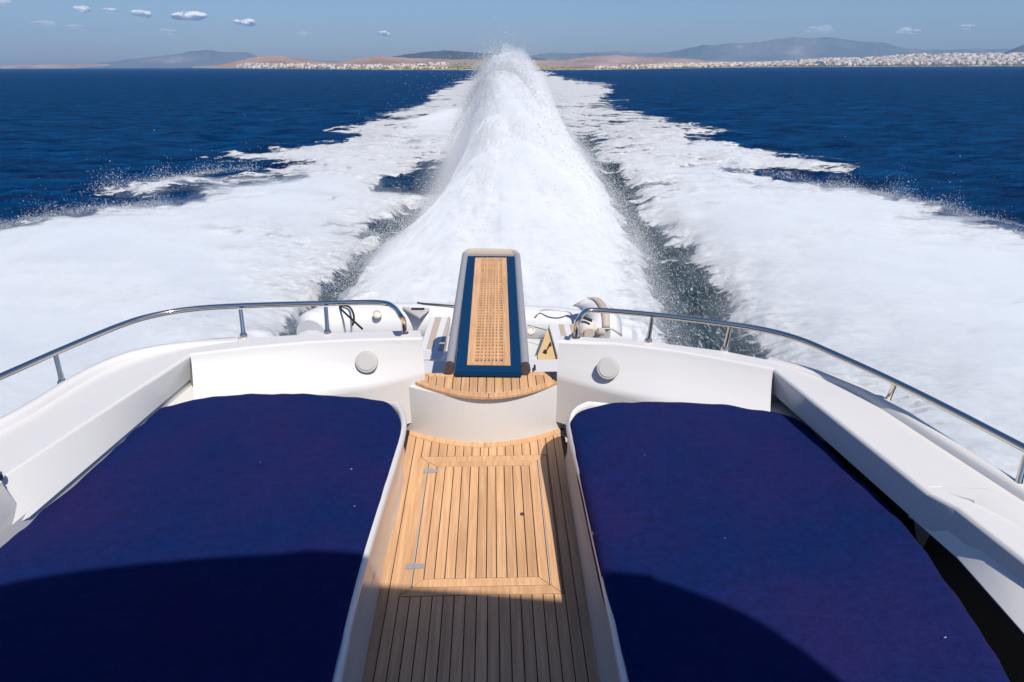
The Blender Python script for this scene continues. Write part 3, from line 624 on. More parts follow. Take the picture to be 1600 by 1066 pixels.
foam = np.minimum(sstep(-1, 1.8, edge_o), 0.10+.90*sstep(-1.5, 2.0, edge_c))
thin = sstep(.02, .20, stk+.9*(fbm(XX*.12, YY*.10, 3, 19)-.5))*sstep(16, 34, YY)*sstep(260, 120, YY)*sstep(4.5, 7, np.abs(XX))
foam = foam*(1-.52*thin)
foam[dO < -40] = 0
chan = sstep(-1.5, 1.0, -edge_c)*(dO > 0)*np.where((PX < 740) & (PYX < 315), .35, 1)      # disturbed water in the troughs
# heights
dcw = np.clip(-dC, 0, 400)*mpx; dow = np.clip(dO, 0, 400)*mpx
dwo = np.where(foam > .02, 1.0, 0)
mound = foam*(.12+.75*(1-np.exp(-np.minimum(dcw, dow*1.2)/2.2))*np.clip(60/YY, .25, 1))
mound -= chan*.35*np.clip(40/YY, .2, 1)
def waves(X, Y, sp):
    z = np.zeros_like(X)
    for k in range(46):
        lam = 0.45*1.088**k; th = R_(72)+rng.normal()*.55; ph = rng.random()*6.28
        kx, ky = math.cos(th)*2*math.pi/lam, math.sin(th)*2*math.pi/lam
        a = .0125*lam**.62*(1 if lam < 9 else 9/lam)
        att = np.clip((lam/(sp*1.6)-1.0), 0, 1)
        q = X*kx+Y*ky+ph; z += a*att*(np.sin(q)+.25*np.sin(2*q+.6))
    return z
sp = np.maximum(np.abs(np.gradient(YY, axis=0)), np.abs(np.gradient(XX, axis=1)))
wz = waves(XX+.6*fbm(XX*.3, YY*.3, 2, 5), YY, sp)
wz *= np.where(YY > 2500, .0, 1)*np.clip(1-(YY-800)/1700, 0, 1)
wz *= (.6+.8*fbm(XX*.03, YY*.02, 2, 77))
wz *= 1-.6*foam*(dO > 3)
big = (fbm(XX*.22, YY*.16, 4, 31)-.5)*1.3*np.clip(YY/60, .5, 1.2); fine_ = (fbm(XX*1.3, YY*1.0, 4, 12)-.5)*.40
near = sstep(75, 30, YY)*sstep(5, 9, np.abs(XX))   # soft mist-covered zone
tex = foam*(big*.6*(1-.4*near)+fine_*(1-.5*near)*1.5+stk*.9*(1-near))*np.clip(1.2-YY/260, 0, 1)*(YY > 6)
ridge = (1-np.abs(2*fbm(XX*.5+YY*.12, YY*.5, 3, 55)-1))
chz = chan*((ridge-.6)*.28+fine_*.5)
hide = sstep(1.3, 1.0, np.maximum(np.abs(XX+.1)/4.5, np.abs(YY-5)/6.5))    # under the hull
Zw = wz+mound*.8+tex*.7+chz-.25*0
Zw -= hide*1.2
idx = np.arange(NR*NCOL).reshape(NR, NCOL)
Fq = np.stack([idx[:-1, :-1], idx[:-1, 1:], idx[1:, 1:], idx[1:, :-1]], -1).reshape(-1, 4)
V = np.stack([XX, YY, Zw], -1).reshape(-1, 3)
# ----- water material
mw_, nt, b, o = nmat('sea_water'); L = nt.links.new
geo = N(nt, 'ShaderNodeNewGeometry'); ach = N(nt, 'ShaderNodeAttribute', attribute_name='chan')
mp = N(nt, 'ShaderNodeMapping'); mp.inputs['Scale'].default_value = (.8, 1.6, 1); mp.inputs['Rotation'].default_value = (0, 0, .25); L(geo.outputs['Position'], mp.inputs[0])
nA = N(nt, 'ShaderNodeTexNoise', i_Scale=1.3, i_Detail=6.0, i_Roughness=.62, i_Distortion=.3); L(mp.outputs[0], nA.inputs['Vector'])
nB = N(nt, 'ShaderNodeTexNoise', i_Scale=.22, i_Detail=6.0, i_Roughness=.75); L(mp.outputs[0], nB.inputs['Vector'])
nD = N(nt, 'ShaderNodeTexNoise', i_Scale=.02, i_Detail=4.0, i_Roughness=.6); L(mp.outputs[0], nD.inputs['Vector'])
bB = N(nt, 'ShaderNodeBump', i_Strength=.9, i_Distance=1.3); L(nB.outputs[0], bB.inputs['Height'])
bA = N(nt, 'ShaderNodeBump', i_Strength=.9, i_Distance=.26); L(nA.outputs[0], bA.inputs['Height']); L(bB.outputs[0], bA.inputs['Normal'])
L(bA.outputs[0], b.inputs['Normal'])
c1 = N(nt, 'ShaderNodeMix', data_type='RGBA'); c1.inputs[6].default_value = (.0002, .012, .055, 1); c1.inputs[7].default_value = (.0004, .054, .165, 1)
r1_ = N(nt, 'ShaderNodeMapRange'); r1_.inputs[1].default_value = .38; r1_.inputs[2].default_value = .66; L(nB.outputs[0], r1_.inputs[0]); L(r1_.outputs[0], c1.inputs[0])
c2_ = N(nt, 'ShaderNodeMix', data_type='RGBA'); L(c1.outputs[2], c2_.inputs[6]); c2_.inputs[7].default_value = (.016, .038, .050, 1); L(ach.outputs['Fac'], c2_.inputs[0])
L(c2_.outputs[2], b.inputs['Base Color']); b.inputs['Roughness'].default_value = .22; b.inputs['Specular IOR Level'].default_value = .10; b.inputs['Specular Tint'].default_value = (.25, .6, 1, 1)
# trough flecks and whitecaps of real foam on the water
mf = N(nt, 'ShaderNodeMapping'); mf.inputs['Rotation'].default_value = (0, 0, .75); mf.inputs['Scale'].default_value = (13, 3.2, 6); L(geo.outputs['Position'], mf.inputs[0])
nF = N(nt, 'ShaderNodeTexNoise', i_Scale=1.0, i_Detail=5.0, i_Roughness=.65, i_Distortion=.8); L(mf.outputs[0], nF.inputs['Vector'])
rF = N(nt, 'ShaderNodeMapRange', interpolation_type='SMOOTHSTEP'); rF.inputs[1].default_value = .52; rF.inputs[2].default_value = .70; L(nF.outputs[0], rF.inputs[0])
mul = N(nt, 'ShaderNodeMath', operation='MULTIPLY'); L(rF.outputs[0], mul.inputs[0]); L(ach.outputs['Fac'], mul.inputs[1])
mcap = N(nt, 'ShaderNodeMapping'); mcap.inputs['Scale'].default_value = (.22, .5, .3); L(geo.outputs['Position'], mcap.inputs[0])
nW = N(nt, 'ShaderNodeTexNoise', i_Scale=1.0, i_Detail=3.0, i_Roughness=.5); L(mcap.outputs[0], nW.inputs['Vector'])
rW = N(nt, 'ShaderNodeMapRange'); rW.inputs[1].default_value = .765; rW.inputs[2].default_value = .79; L(nW.outputs[0], rW.inputs[0])
mxx = N(nt, 'ShaderNodeMath', operation='MAXIMUM'); L(mul.outputs[0], mxx.inputs[0]); L(rW.outputs[0], mxx.inputs[1])
df = N(nt, 'ShaderNodeBsdfDiffuse'); df.inputs['Color'].default_value = (.40, .44, .46, 1); L(bA.outputs[0], df.inputs['Normal'])
wd = N(nt, 'ShaderNodeBsdfDiffuse'); L(c2_.outputs[2], wd.inputs['Color']); L(bA.outputs[0], wd.inputs['Normal'])
wg = N(nt, 'ShaderNodeBsdfGlossy'); wg.inputs['Color'].default_value = (.55, .8, 1, 1); wg.inputs['Roughness'].default_value = .10; L(bA.outputs[0], wg.inputs['Normal'])
fr = N(nt, 'ShaderNodeFresnel', i_IOR=1.33); L(bA.outputs[0], fr.inputs['Normal']); fm = N(nt, 'ShaderNodeMapRange'); fm.inputs['From Min'].default_value = .02; fm.inputs['From Max'].default_value = .9; fm.inputs['To Min'].default_value = .015; fm.inputs['To Max'].default_value = .24; L(fr.outputs[0], fm.inputs[0])
wm = N(nt, 'ShaderNodeMixShader'); L(fm.outputs[0], wm.inputs[0]); L(wd.outputs[0], wm.inputs[1]); L(wg.outputs[0], wm.inputs[2]); nt.nodes.remove(b)
ms = N(nt, 'ShaderNodeMixShader'); L(mxx.outputs[0], ms.inputs[0]); L(wm.outputs[0], ms.inputs[1]); L(df.outputs[0], ms.inputs[2]); L(ms.outputs[0], o.inputs['Surface'])
# wide flat sheet joined behind and beside the fan
ex = np.array([(-40000, -3000, -3.2), (40000, -3000, -3.2), (40000, 30000, -3.2), (-40000, 30000, -3.2)]); nb = len(V)
VV = np.vstack([V, ex]); FF = np.vstack([Fq, [[nb, nb+1, nb+2, nb+3]]])
FF[:-1] = FF[:-1, ::-1]
seao = top('sea', npmesh('sea', VV, FF, [mw_], {'chan': np.concatenate([chan.ravel(), np.zeros(4)])}), 'structure')
# ----- foam sheet
mfo, nt, b, o = nmat('foam'); L = nt.links.new; nt.nodes.remove(b)
geo = N(nt, 'ShaderNodeNewGeometry'); af = N(nt, 'ShaderNodeAttribute', attribute_name='foam'); asf = N(nt, 'ShaderNodeAttribute', attribute_name='soft')
mp = N(nt, 'ShaderNodeMapping'); mp.inputs['Scale'].default_value = (1.0, 1.7, 1); mp.inputs['Rotation'].default_value = (0, 0, .15); L(geo.outputs['Position'], mp.inputs[0])
nA = N(nt, 'ShaderNodeTexNoise', i_Scale=2.4, i_Detail=7.0, i_Roughness=.66, i_Distortion=.7); L(mp.outputs[0], nA.inputs['Vector'])
nB = N(nt, 'ShaderNodeTexNoise', i_Scale=.35, i_Detail=5.0, i_Roughness=.6, i_Distortion=.6); L(mp.outputs[0], nB.inputs['Vector'])
nM = N(nt, 'ShaderNodeMath', operation='MULTIPLY_ADD'); L(nA.outputs[0], nM.inputs[0]); nM.inputs[1].default_value = .55; L(nB.outputs[0], nM.inputs[2])
# alpha = smoothstep(foam + (noise - c)*k)
s1 = N(nt, 'ShaderNodeMath', operation='MULTIPLY_ADD'); L(nM.outputs[0], s1.inputs[0]); s1.inputs[1].default_value = 2.2; s1.inputs[2].default_value = -1.73
s2 = N(nt, 'ShaderNodeMath', operation='ADD'); L(s1.outputs[0], s2.inputs[0]); L(af.outputs['Fac'], s2.inputs[1])
al = N(nt, 'ShaderNodeMapRange', interpolation_type='SMOOTHSTEP'); al.inputs[1].default_value = .34; al.inputs[2].default_value = .62; L(s2.outputs[0], al.inputs[0])
bs = N(nt, 'ShaderNodeMapRange'); bs.inputs['To Min'].default_value = .8; bs.inputs['To Max'].default_value = .22; L(asf.outputs['Fac'], bs.inputs[0])
bB = N(nt, 'ShaderNodeBump', i_Distance=.5); L(nB.outputs[0], bB.inputs['Height']); L(bs.outputs[0], bB.inputs['Strength'])
bA = N(nt, 'ShaderNodeBump', i_Distance=.10); L(nA.outputs[0], bA.inputs['Height']); L(bB.outputs[0], bA.inputs['Normal']); L(bs.outputs[0], bA.inputs['Strength'])
df = N(nt, 'ShaderNodeBsdfDiffuse'); L(bA.outputs[0], df.inputs['Normal'])
cm = N(nt, 'ShaderNodeMix', data_type='RGBA'); cm.inputs[6].default_value = (.42, .43, .44, 1); cm.inputs[7].default_value = (.65, .68, .70, 1)
cmr = N(nt, 'ShaderNodeMapRange'); cmr.inputs[1].default_value = .35; cmr.inputs[2].default_value = .6; L(nA.outputs[0], cmr.inputs[0]); L(cmr.outputs[0], cm.inputs[0]); L(cm.outputs[2], df.inputs['Color'])
tr = N(nt, 'ShaderNodeBsdfTranslucent'); L(cm.outputs[2], tr.inputs['Color'])
md = N(nt, 'ShaderNodeMixShader'); md.inputs[0].default_value = .12; L(df.outputs[0], md.inputs[1]); L(tr.outputs[0], md.inputs[2])
tp = N(nt, 'ShaderNodeBsdfTransparent'); ma = N(nt, 'ShaderNodeMixShader'); L(al.outputs[0], ma.inputs[0]); L(tp.outputs[0], ma.inputs[1]); L(md.outputs[0], ma.inputs[2]); L(ma.outputs[0], o.inputs['Surface'])
Zf = Zw+.03+foam*.05+.002*YY/10
keepv = (foam > .03) & (YY > 5) & (YY < 1500)
fmask = keepv.ravel()[Fq].any(1); Ff = Fq[fmask][:, ::-1]; uv, inv = np.unique(Ff, return_inverse=True)
Vf = np.stack([XX, YY, Zf], -1).reshape(-1, 3)[uv]
top('wake_foam', npmesh('wake_foam', Vf, inv.reshape(-1, 4), [mfo], {'foam': foam.ravel()[uv], 'soft': near.ravel()[uv]}), 'stuff', 'broad white foaming wake spreading over the blue water behind the yacht', 'wake')
# ----- central plume
yy = np.linspace(6.5, 95, 420); vv = np.linspace(-1, 1, 240)
PYY, PV = np.meshgrid(yy, vv, indexing='ij')
def plume_h(y): return np.interp(y, [6, 9, 14, 22, 29, 36, 42, 48, 54, 62, 75, 95], [.2, .4, .7, 1.2, 2.0, 3.4, 5.2, 6.9, 7.3, 5.6, 2.8, .4])
ET = [(150, 742, 872), (200, 738, 893), (250, 724, 915), (300, 716, 955), (345, 652, 975), (400, 580, 998), (440, 547, 1012), (480, 527, 1022), (540, 500, 1040), (620, 470, 1070)]
EL = sorted([(sea(a, c)[1], sea(a, c)[0], sea(b_, c)[0]) for c, a, b_ in ET])
def crest(y): return np.interp(y, [6, 16, 30, 45, 64, 95], [-.15, -.2, -.3, -.65, -.4, -.3])
def wl_(y): return crest(y)-np.interp(y, [e[0] for e in EL], [e[1] for e in EL])
def wr_(y): return np.interp(y, [e[0] for e in EL], [e[2] for e in EL])-crest(y)
def plx(y, v): return crest(y)+np.where(v < 0, v*wl_(y), v*wr_(y))
PXx = plx(PYY, PV)
def zprof(v, y):
    dx = plx(y, v)-crest(y); low = np.minimum(plume_h(y), .5+.02*y); tall = plume_h(y)-low
    return low*np.exp(-(np.abs(v)/.78)**3.5)+tall*np.where(dx < 0, np.exp(-(np.abs(dx)/2.6)**2.3), np.exp(-(np.abs(dx)/3.8)**2.0))
nz = (fbm(PXx*.9, PYY*.30, 5, 61, .6)-.5)
PZ = zprof(PV, PYY)*(1-PV**8)*(1+.12*nz*2)+nz*.4*(1-PV**2)+.15
pal = sstep(1.0, .70, np.abs(PV)+nz*.35)*sstep(95, 70, PYY)*sstep(6.4, 8.5, PYY)
idp = np.arange(PXx.size).reshape(PXx.shape); Fp = np.stack([idp[:-1, :-1], idp[:-1, 1:], idp[1:, 1:], idp[1:, :-1]], -1).reshape(-1, 4)[:, ::-1]
mpl = mfo.copy(); mpl.name = 'spray_white'; nt = mpl.node_tree
top('wash_plume', npmesh('wash_plume', np.stack([PXx, PYY, PZ], -1).reshape(-1, 3), Fp, [mpl], {'foam': (pal*1.4).ravel(), 'soft': np.full(PXx.size, .85)}), 'stuff', 'tall white plume of wash rising straight behind the yacht to above the horizon', 'spray')
# ----- mist hanging over the wash: closed sheet of even density
def mist(name, X, Y, Z0, th, dens, label):
    th = np.where(th < .02, 0, th); n_, m_ = X.shape; id0 = np.arange(X.size).reshape(X.shape); k = X.size
    V0 = np.stack([X, Y, Z0-.25], -1).reshape(-1, 3); V1 = np.stack([X, Y, Z0-.22+th*1.0], -1).reshape(-1, 3)
    Q = np.stack([id0[:-1, :-1], id0[:-1, 1:], id0[1:, 1:], id0[1:, :-1]], -1).reshape(-1, 4); thf = th.ravel(); use = thf[Q].max(1) > 0
    Fa = Q[use]; Fb = Q[use][:, ::-1]+k
    ed_ = np.vstack([Fa[:, [i, (i+1) % 4]] for i in range(4)]); key = ed_[:, 0].astype(np.int64)*k+ed_[:, 1]; rkey = ed_[:, 1].astype(np.int64)*k+ed_[:, 0]
    bd = ed_[~np.isin(key, rkey)]; Fw = np.stack([bd[:, 1], bd[:, 0], bd[:, 0]+k, bd[:, 1]+k], 1)
    F_ = np.vstack([Fa, Fb, Fw]); uv_, inv_ = np.unique(F_, return_inverse=True); VV_ = np.vstack([V0, V1])[uv_]; inv_ = inv_.reshape(-1, 4)
    tv = VV_[inv_]; cr_ = np.cross(tv[:, 1]-tv[:, 0], tv[:, 2]-tv[:, 0])+np.cross(tv[:, 2]-tv[:, 0], tv[:, 3]-tv[:, 0]); vol = float((tv.mean(1)[:, 2]*cr_[:, 2]).sum())
    if vol < 0: inv_ = inv_[:, ::-1]
    me = bpy.data.meshes.new(name); fl = []
    for f in inv_.tolist():
        g_ = []; [g_.append(i) for i in f if i not in g_]
        if len(g_) > 2: fl.append(g_)
    me.from_pydata(VV_.tolist(), [], fl)
    vm = bpy.data.materials.new(name); vm.use_nodes = True; nt = vm.node_tree; nt.nodes.clear()
    pv_ = N(nt, 'ShaderNodeVolumePrincipled'); pv_.inputs['Color'].default_value = (.955, .975, .985, 1) if name.startswith('plume') else (.93, .96, .975, 1); pv_.inputs['Density'].default_value = dens; pv_.inputs['Anisotropy'].default_value = -.2 if name.startswith('plume') else 0
    oo = N(nt, 'ShaderNodeOutputMaterial'); nt.links.new(pv_.outputs[0], oo.inputs['Volume']); me.materials.append(vm)
    return top(name, me, 'stuff', label, 'spray')
PTH = (.22+.02*plume_h(PYY))*(1-np.clip(np.abs(PV)*1.05, 0, 1)**3)*(1+1.2*(fbm(PXx*.7, PYY*.6, 3, 8)-.5))*sstep(6.5, 10, PYY)*sstep(80, 66, PYY)*(1-.45*sstep(40, 50, PYY))
PTH[0] = PTH[-1] = 0; PTH[:, 0] = PTH[:, -1] = 0
mist('plume_mist', PXx[::2, ::3], PYY[::2, ::3], PZ[::2, ::3], (PTH+.25*(PTH > .02))[::2, ::3], 1.6, 'soft white mist clinging to the central plume of wash')
# wide thin veil round the plume
vy = np.linspace(14, 105, 90); vx = np.linspace(-1, 1, 61); VY_, VX_ = np.meshgrid(vy, vx, indexing='ij')
wL = np.interp(vy, [14, 30, 50, 75, 105], [4.5, 5.0, 6.5, 13, 17])[:, None]; wR = np.interp(vy, [14, 30, 50, 75, 105], [5.5, 6.5, 7.5, 8, 8])[:, None]
VXw = crest(VY_)+np.where(VX_ < 0, VX_*wL, VX_*wR); dxv = VXw-crest(VY_)
vth = (plume_h(VY_)*.93+.1)*np.exp(-(np.abs(dxv)/np.where(dxv < 0, 3.0, 4.4))**2.4)+np.where(dxv < 0, 2.6*sstep(48, 75, VY_), .8)*(1-np.abs(VX_)**2)
vth *= (1-VX_**4)*sstep(14, 24, VY_)*sstep(105, 92, VY_)*(.75+.5*fbm(VXw*.35, VY_*.2, 3, 88)); vth[0] = vth[-1] = 0; vth[:, 0] = vth[:, -1] = 0
mist('plume_veil', VXw, VY_, np.full_like(VXw, .45), vth+.0*(vth > .02), .15, 'thin drifting veil of spray round the central plume')
sl = (slice(None, None, 4), slice(None, None, 4)); MX, MY = XX[sl], YY[sl]
mth = near*sstep(.35, 1.0, foam)*sstep(6, 10, YY)*sstep(90, 55, YY)*(.15+.75*fbm(XX*.18, YY*.14, 3, 44)*(1-np.exp(-np.minimum(dcw, dow)/2.5)))
mth = mth[sl].copy(); mth[MY < 7] = 0; mth[MY > 90] = 0; mth[:, 0] = mth[:, -1] = 0; mth[0] = mth[-1] = 0
dcs = -dC*mpx; dos = dO*mpx
sveil = sstep(52, 28, YY)*sstep(8, 11, YY)*sstep(2.0, 5.0, np.abs(XX))*sstep(-1.2, 2.6, dcs)*sstep(-.6, 3.0, dos)*(.12+2.6*fbm(XX*.20+fbm(XX*.1, YY*.1, 2, 3)*2, YY*.22, 4, 144, .6)**2.6)*sstep(.9, 1.15, np.maximum(np.abs(XX+.1)/4.2, np.abs(YY-5)/7))
cen = (PX > 560+(480-PYX)*.9) & (PX < 985)                      # leave the plume's own strip to its veil
sveil = np.where(cen, 0, sveil)[sl].copy(); sveil[MY < 8] = 0; sveil[MY > 76] = 0; sveil[:, 0] = sveil[:, -1] = 0; sveil[0] = sveil[-1] = 0
mist('side_veil', MX, MY, np.maximum(Zf[sl], 0)+.32, sveil*.9+0*MX, .36, 'thin blown veil of spray over the edges of the side wash')
mist('side_mist', MX, MY, Zf[sl], mth*1.0+.25*(mth > .02), .5, 'low white mist blowing over the side wash')
# ----- droplets
pts = []
def emit(p, r): pts.append(np.column_stack([p, r]))
# around the plume
n = 170000
py_ = rng.uniform(9, 75, n); pv = rng.normal(0, .55, n); pv = np.clip(pv, -1.3, 1.3)
hx = plx(py_, pv); hz = zprof(pv, py_)
off = rng.exponential(1, n)*(.12+.007*py_); emit(np.column_stack([hx+rng.normal(0, .25, n)+np.sign(pv)*off*.35, py_+rng.normal(0, .4, n), hz+off*.75]), np.clip(rng.lognormal(-4.6, .4, n)*np.clip(py_/30, .5, 1.3), .004, .05))
n = 32000                         # top of the plume
py_ = rng.normal(50, 5, n); pv = rng.normal(0, .55, n); off = rng.exponential(.55, n)
emit(np.column_stack([-.6+pv*3.0, py_, 7.2*np.exp(-np.abs(pv*.85)**2.4)+off*.75-.4]), np.clip(rng.lognormal(-4.3, .4, n), .006, .05))
n = 2500                         # drifting left of the top
emit(np.column_stack([-2-rng.exponential(1.6, n), rng.normal(50, 5, n), np.clip(rng.normal(5.0, 1.3, n), .5, 7.6)]), np.clip(rng.lognormal(-4.7, .4, n), .006, .02))
def along(poly, n, hs, spread, rs=-4.2, y0=0):
    p = [sea(a, b_, 0) for a, b_ in poly]; seg = np.array([np.linalg.norm(p[i+1]-p[i]) for i in range(len(p)-1)]); pr = np.array([math.hypot(poly[i+1][0]-poly[i][0], poly[i+1][1]-poly[i][1]) for i in range(len(p)-1)]); k = rng.choice(len(seg), n, p=pr/pr.sum()); t = rng.random(n)[:, None]
    P_ = np.array(p); q = P_[k]*(1-t)+P_[k+1]*t; q[:, :2] += rng.normal(0, spread, (n, 2))
    clump = vnoise(q[:, 0]*.8, q[:, 1]*.8, 91); q[:, 2] = np.abs(rng.exponential(hs, n))*(.25+1.5*clump**2)+.05
    emit(q, np.clip(rng.lognormal(rs, .45, n)*np.clip(q[:, 1]/28, .35, 2), .003, .06))
along([(-60, 372), (0, 360), (60, 348), (120, 338), (190, 330), (260, 322)], 14000, .30, .40, -4.75)
along([(150, 300), (220, 288), (290, 278), (340, 270), (400, 268)], 5000, .35, .4, -4.75)
along([(1300, 296), (1400, 312), (1480, 330), (1540, 352), (1600, 370), (1680, 386)], 14000, .30, .45, -4.8)
along([(1180, 272), (1280, 290), (1400, 313)], 3000, .25, .4, -4.8)
along([(530, 470), (548, 448), (575, 418), (600, 398), (618, 385), (640, 362), (660, 340), (700, 305), (722, 285)], 16000, .5, .35, -4.6)
along([(902, 232), (915, 250), (935, 285), (955, 312), (975, 345), (992, 385), (1006, 420), (1022, 470), (1030, 520), (1050, 560)], 16000, .45, .35, -4.6)
along([(832, 107), (868, 119), (900, 127), (952, 134)], 2500, .35, 1.5, -3.6)
along([(1085, 396), (1112, 440), (1138, 462), (1150, 505), (1185, 540)], 6000, .35, .3, -4.9)
along([(556, 362), (545, 412), (520, 445), (470, 485)], 5000, .35, .3, -4.9)
D = np.vstack(pts); D = D[D[:, 2] > .0]; D = D[D[:, 1] > 8]
tet = np.array([(1, 1, 1), (1, -1, -1), (-1, 1, -1), (-1, -1, 1)], float)/1.732
M = len(D); VD = D[:, None, :3]+tet[None]*D[:, None, 3:4]*rng.uniform(.7, 1.3, (M, 1, 1))*np.stack([rng.choice([-1, 1], M), np.ones(M), rng.uniform(.6, 1.8, M)], 1)[:, None, :]
base_ = (np.arange(M)*4)[:, None, None]; FD = (base_+np.array([(0, 1, 2), (0, 3, 1), (0, 2, 3), (1, 3, 2)])[None]).reshape(-1, 3)
md_, nt, b, o = nmat('droplet'); b.inputs['Base Color'].default_value = (.85, .88, .9, 1); b.inputs['Roughness'].default_value = .6; b.inputs['Subsurface Weight'].default_value = 0
no_ = N(nt, 'ShaderNodeTexNoise', i_Scale=3.0); mr_ = N(nt, 'ShaderNodeMapRange'); mr_.inputs['To Min'].default_value = .5; mr_.inputs['To Max'].default_value = .7; nt.links.new(no_.outputs[0], mr_.inputs[0]); nt.links.new(mr_.outputs[0], b.inputs['Roughness'])
tld = N(nt, 'ShaderNodeBsdfTranslucent'); tld.inputs['Color'].default_value = (.85, .88, .9, 1); mdd = N(nt, 'ShaderNodeMixShader'); mdd.inputs[0].default_value = .5; nt.links.new(b.outputs[0], mdd.inputs[1]); nt.links.new(tld.outputs[0], mdd.inputs[2]); nt.links.new(mdd.outputs[0], o.inputs['Surface'])
top('spray_droplets', npmesh('spray_droplets', VD.reshape(-1, 3), FD, [md_], smooth=True), 'stuff', 'fine white droplets flying off the wash along its edges', 'spray')
# ------------------------------------------------------------------ LAND
def skyline(pts, x): return np.interp(x, [p[0] for p in pts], [p[1] for p in pts])
def hory(px): return HORY+(800-px)*math.tan(ROLL)
def landmat(name, c0, c1, c2, sc):
    m, nt, b, o = nmat(name); L = nt.links.new; geo = N(nt, 'ShaderNodeNewGeometry')
    n1 = N(nt, 'ShaderNodeTexNoise', i_Scale=sc, i_Detail=8.0, i_Roughness=.62); L(geo.outputs['Position'], n1.inputs['Vector'])
    cr = N(nt, 'ShaderNodeValToRGB'); e = cr.color_ramp.elements; e[0].position = .38; e[0].color = (*c0, 1); e[1].position = .62; e[1].color = (*c1, 1); q = e.new(.74); q.color = (*c2, 1)
    L(n1.outputs[0], cr.inputs[0]); L(cr.outputs[0], b.inputs['Base Color']); b.inputs['Roughness'].default_value = .95; b.inputs['Specular IOR Level'].default_value = .1
    bp = N(nt, 'ShaderNodeBump', i_Strength=.5, i_Distance=30.0); L(n1.outputs[0], bp.inputs['Height']); L(bp.outputs[0], b.inputs['Normal']); return m
LM1 = landmat('distant_mountain', (.07, .10, .115), (.14, .15, .15), (.28, .26, .24), .0012)
LM2 = landmat('tan_hills', (.24, .15, .095), (.38, .26, .18), (.50, .38, .28), .0022)
LM3 = landmat('dark_hill', (.035, .05, .06), (.07, .075, .08), (.16, .12, .10), .002)
LM4 = landmat('shore_land', (.12, .13, .07), (.42, .33, .24), (.60, .52, .42), .012)
def hill(name, pts, D, depth, mat, seed, rough=.12, base=None, x0=None, x1=None, nx=420, ny=44, zmin=-3):
    pts = [(a, b_) for a, b_ in pts]; xs_ = np.linspace(pts[0][0], pts[-1][0], nx); t = np.linspace(0, 1, ny)
    T_, X_ = np.meshgrid(t, xs_, indexing='ij'); Yd = D*(1+depth*(T_-.6)/1.0)
    ang = (X_-800)/FPX/math.cos(PITCH)*1.0
    ys = skyline(pts, X_)+(fbm(X_*.06+seed, X_*0, 4, seed)-.5)*2.4+(fbm(X_*.25+seed, X_*0, 3, seed+9)-.5)*1.3
    hgt = (hory(X_)-ys)/FPX*D/math.cos(PITCH)*math.cos(PITCH)**-0
    hgt = np.maximum(hgt, 0)*math.cos(PITCH)**0
    # exact: height of the ray at distance D
    dirs = CF[None, None]*FPX+CR[None, None]*(X_-800)[..., None]-CU[None, None]*(ys-533)[..., None]
    hz = CAMH+dirs[..., 2]/dirs[..., 1]*D; sx = dirs[..., 0]/dirs[..., 1]
    pr = np.where(T_ < .6, (T_/.6)**1.15, 1-((T_-.6)/.4)**2*.9)
    Xw = sx*Yd; n_ = fbm(Xw*(6.0/D)*3, Yd*(6.0/D)*3, 6, seed+3, .55)-.5
    Z = hz*pr*(1+n_*rough*6*np.sin(np.pi*np.clip(T_/.62, 0, 1)))
    Z = np.where(T_ <= .001, zmin, Z); Z = np.minimum(Z, hz*Yd/D)
    id_ = np.arange(X_.size).reshape(X_.shape); F_ = np.stack([id_[:-1, :-1], id_[:-1, 1:], id_[1:, 1:], id_[1:, :-1]], -1).reshape(-1, 4)
    return top(name, npmesh(name, np.stack([Xw, Yd, Z], -1).reshape(-1, 3), F_, [mat]), 'structure')
hill('mountain', [(120, 104), (140, 100), (200, 93), (260, 87), (300, 80), (322, 78), (350, 82), (385, 82), (402, 88), (430, 93), (480, 95), (540, 97), (620, 100), (700, 103)], 12500, .16, LM1, 5)
hill('mountain', [(780, 104), (815, 89), (860, 83), (905, 84), (960, 80), (1025, 84), (1060, 79), (1100, 71), (1140, 68), (1170, 67), (1200, 64), (1240, 57), (1262, 60), (1300, 58), (1340, 64), (1385, 67), (1410, 75), (1450, 77), (1480, 79), (1520, 76), (1600, 77), (1700, 78)], 12500, .16, LM1, 8)
hill('mountain', [(1545, 90), (1570, 82), (1600, 70), (1640, 58), (1700, 50)], 8500, .12, LM3, 15)
hill('hills', [(-60, 103), (0, 102), (100, 101), (150, 100), (210, 102), (330, 102)], 12000, .05, LM2, 18, nx=200, ny=20)
hill('hills', [(330, 104), (370, 96), (400, 89), (425, 87), (450, 89), (485, 94), (500, 97), (530, 97), (560, 92), (592, 87), (625, 90), (660, 92), (760, 93), (850, 94), (880, 97), (900, 101), (960, 103)], 7000, .2, LM2, 22)
hill('hills', [(590, 95), (615, 88), (640, 84), (692, 79), (735, 81), (780, 84), (820, 88), (850, 92), (870, 97)], 8200, .12, LM3, 25)
hill('hills', [(815, 100), (830, 90), (855, 92), (880, 94), (920, 89), (960, 86), (1000, 90), (1040, 90), (1100, 94), (1200, 98), (1300, 100)], 9500, .12, LM2, 28)
